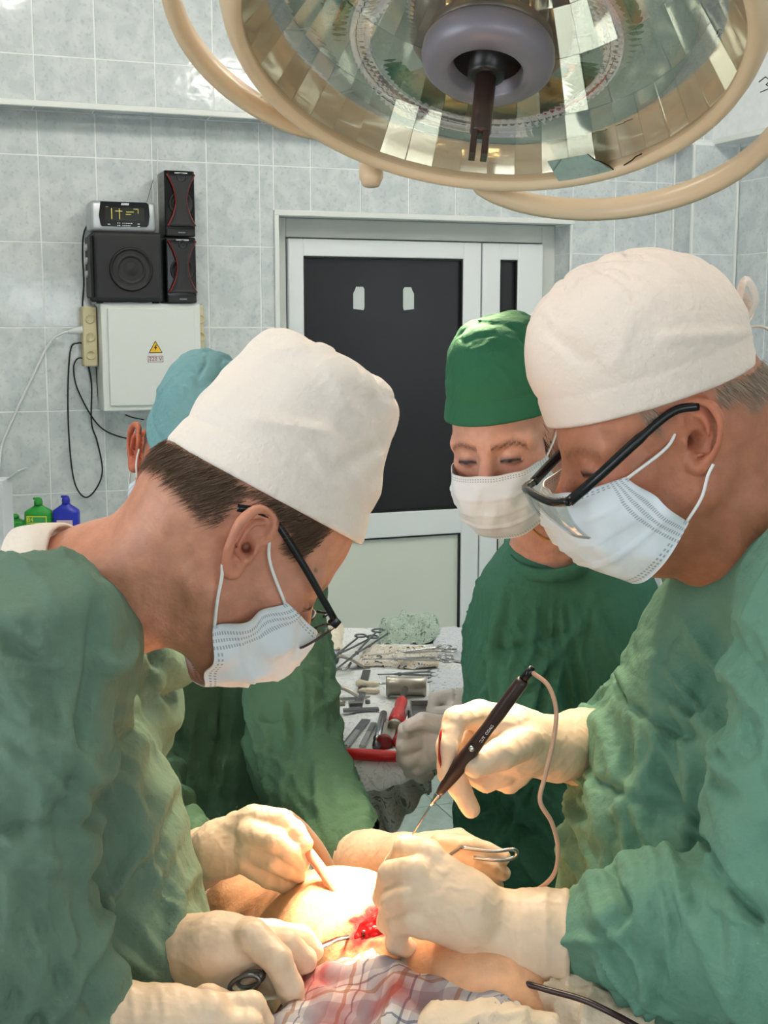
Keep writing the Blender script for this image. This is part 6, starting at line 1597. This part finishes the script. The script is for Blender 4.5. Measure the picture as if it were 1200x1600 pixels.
tr0 = T(672, 1116, .005); mk('tray_floor', *box(tr0, (.034, .045, .0015), .001), 'steel_dark', t, smooth=False)
for sx in (-1, 1): mk('tray_side', *box(tr0 + np.array([sx * .034, 0, .006]), (.0015, .045, .006), .0005), 'steel', t, smooth=False)
for sy in (-1, 1): mk('tray_end', *box(tr0 + np.array([0, sy * .045, .006]), (.034, .0015, .006), .0005), 'steel', t, smooth=False)
# caliper
t = itool('caliper', 'grey sliding caliper lying left of the mallet', 'caliper', 562, 1085)
flatbar(T(573, 1048, .008), T(559, 1106, .008), .016, .005, 'steel_dark', 'beam', t); flatbar(T(536, 1110, .010), T(592, 1108, .010), .012, .005, 'steel_dark', 'fixed_jaw', t); flatbar(T(545, 1102, .012), T(566, 1101, .012), .012, .012, 'steel', 'slider', t)
mk('lock_screw', *lathe([(.004, 0), (.005, .004), (.004, .008)], T(571, 1097, .010), (1, .2, 0), 12), 'steel_dark', t)
# bent plate retractors
def plate_ret(px, py, lab, sx=1.0, h_=.03):
    t = itool('plate_retractor', lab, 'retractor', px, py); c = T(px, py, .004)
    G = np.array([[c + np.array([x * sx, y, z]) for y in (-.012, .012)] for x, z in ((-.035, .016), (-.03, .024), (-.018, .026), (.0, .02), (.018, .010), (.03, .003), (.045, .002))]); mk('blade', *sheet(G, .0018), 'steel_matte', t)
    mk('lip', *box(c + np.array([-.036 * sx, 0, .012]), (.002, .012, .008), .0008), 'steel_matte', t, smooth=False)
plate_ret(548, 1044, 'bent steel plate retractor at the left behind the caliper'); plate_ret(540, 1092, 'bent steel plate retractor lying in front of the caliper', 1.0); plate_ret(505, 1100, 'bronze coloured bent retractor half hidden by the assistant sleeve', .9)
# steel cup, bone swab
t = itool('steel_cup', 'small dark steel cup lying on its side at the left of the instrument table', 'cup', 512, 1026)
ca_, cb_ = T(498, 1034, .022), T(524, 1024, .024); mk('cup_body', *lathe([(.014, 0), (.0175, .003), (.018, .036), (.0195, .038), (.0195, .041), (.016, .041), (.0155, .012), (.002, .010)], ca_, cb_ - ca_, 28), 'steel_dark', t)
t = itool('bone_swab', 'white gauze swabs on a steel holder left of the mallet head', 'swab', 575, 1072)
mk('swab', *lathe([(.004, 0), (.009, .006), (.006, .02), (.0065, .035), (.004, .045)], T(556, 1068, .014), T(600, 1070, .014) - T(556, 1068, .014), 14), 'gauze', t); mk('swab', *lathe([(.003, 0), (.007, .008), (.006, .03), (.003, .04)], T(560, 1080, .010), T(600, 1080, .010) - T(560, 1080, .010), 14), 'gauze', t); mk('holder', *tube([T(580, 1069, .014), T(604, 1068, .014)], .0025, 8), 'steel', t)
# clamps, scissors, forceps
def clamp(p0, p1, lab, ring=.012, mat='steel', dz=.012, name='clamp', cat='clamp', spread=.014):
    t = itool(name, lab, cat, *p1); a, b = T(*p0, dz), T(*p1, dz); d = b - a; L_ = np.linalg.norm(d); dn = d / L_; sd = np.cross(np.array([0, 0, 1.0]), dn)
    for s in (-1, 1):
        mk('shank', *tube(spline([a + sd * s * -.001, a + d * .35 + sd * s * -.001, a + d * .6 + sd * s * .006, b + sd * s * spread], 6), [.0012] * 6 + [.0024] * 6 + [.0022] * 7, 8), mat, t)
        mk('finger_ring', *torus(b + dn * ring * .9 + sd * s * spread, (0, 0, 1), ring, .0022, 22, 7, 1.0), mat, t)
    mk('pivot', *lathe([(.004, -.003), (.004, .003)], a + d * .42, (0, 0, 1), 12), mat, t)
clamp((575, 1024), (690, 1014), 'long steel clamp with ring handles, farthest of the row across the yellow towel', .014, dz=.024)
clamp((568, 1030), (688, 1029), 'long steel clamp with ring handles, nearest of the row across the yellow towel', .014, dz=.024)
clamp((590, 1054), (672, 1052), 'steel scissors with ring handles lying just behind the mallet', .013, 'steel_dark', .012, 'scissors', 'scissors')
clamp((500, 1040), (570, 996), 'dark steel bone pliers pointing to the steel cup', .012, 'steel_dark', .020, 'bone_pliers', 'pliers')
clamp((525, 1046), (598, 988), 'dark long handled clamp lying next to the bone pliers', .014, 'steel_dark', .026)
for k, (a, b, lab) in enumerate((((668, 1060), (745, 1052), 'thin steel forceps by the nurse, farther one of the pair'), ((668, 1066), (745, 1059), 'thin steel forceps by the nurse, nearer one of the pair'))):
    t = itool('forceps', lab, 'forceps', *a); pa, pb = T(*a, .010), T(*b, .010); sd = np.array([0, .004, 0])
    for s in (-1, 1): mk('arm', *tube(spline([pa, (pa + pb) / 2 + sd * s, pb + sd * s * .3], 6), .0016, 6), 'steel_dark', t)
t = itool('surgical_wire', 'thin long steel probe lying across the grey towel', 'probe', 700, 1036); mk('probe_rod', *tube([T(655, 1026, .020), T(745, 1040, .022)], .0013, 6), 'steel_dark', t)
t = itool('surgical_hook', 'small bent hook instrument in front of the steel cup', 'hook', 528, 1052)
mk('hook_shaft', *tube(spline([T(518, 1052, .008), T(528, 1046, .014), T(540, 1046, .012), T(548, 1036, .014)], 6), .0028, 8), 'steel', t); mk('hook_grip', *lathe([(.003, 0), (.007, .004), (.007, .016), (.003, .02)], T(518, 1053, .010), (-1, .3, 0), 12), 'steel', t)
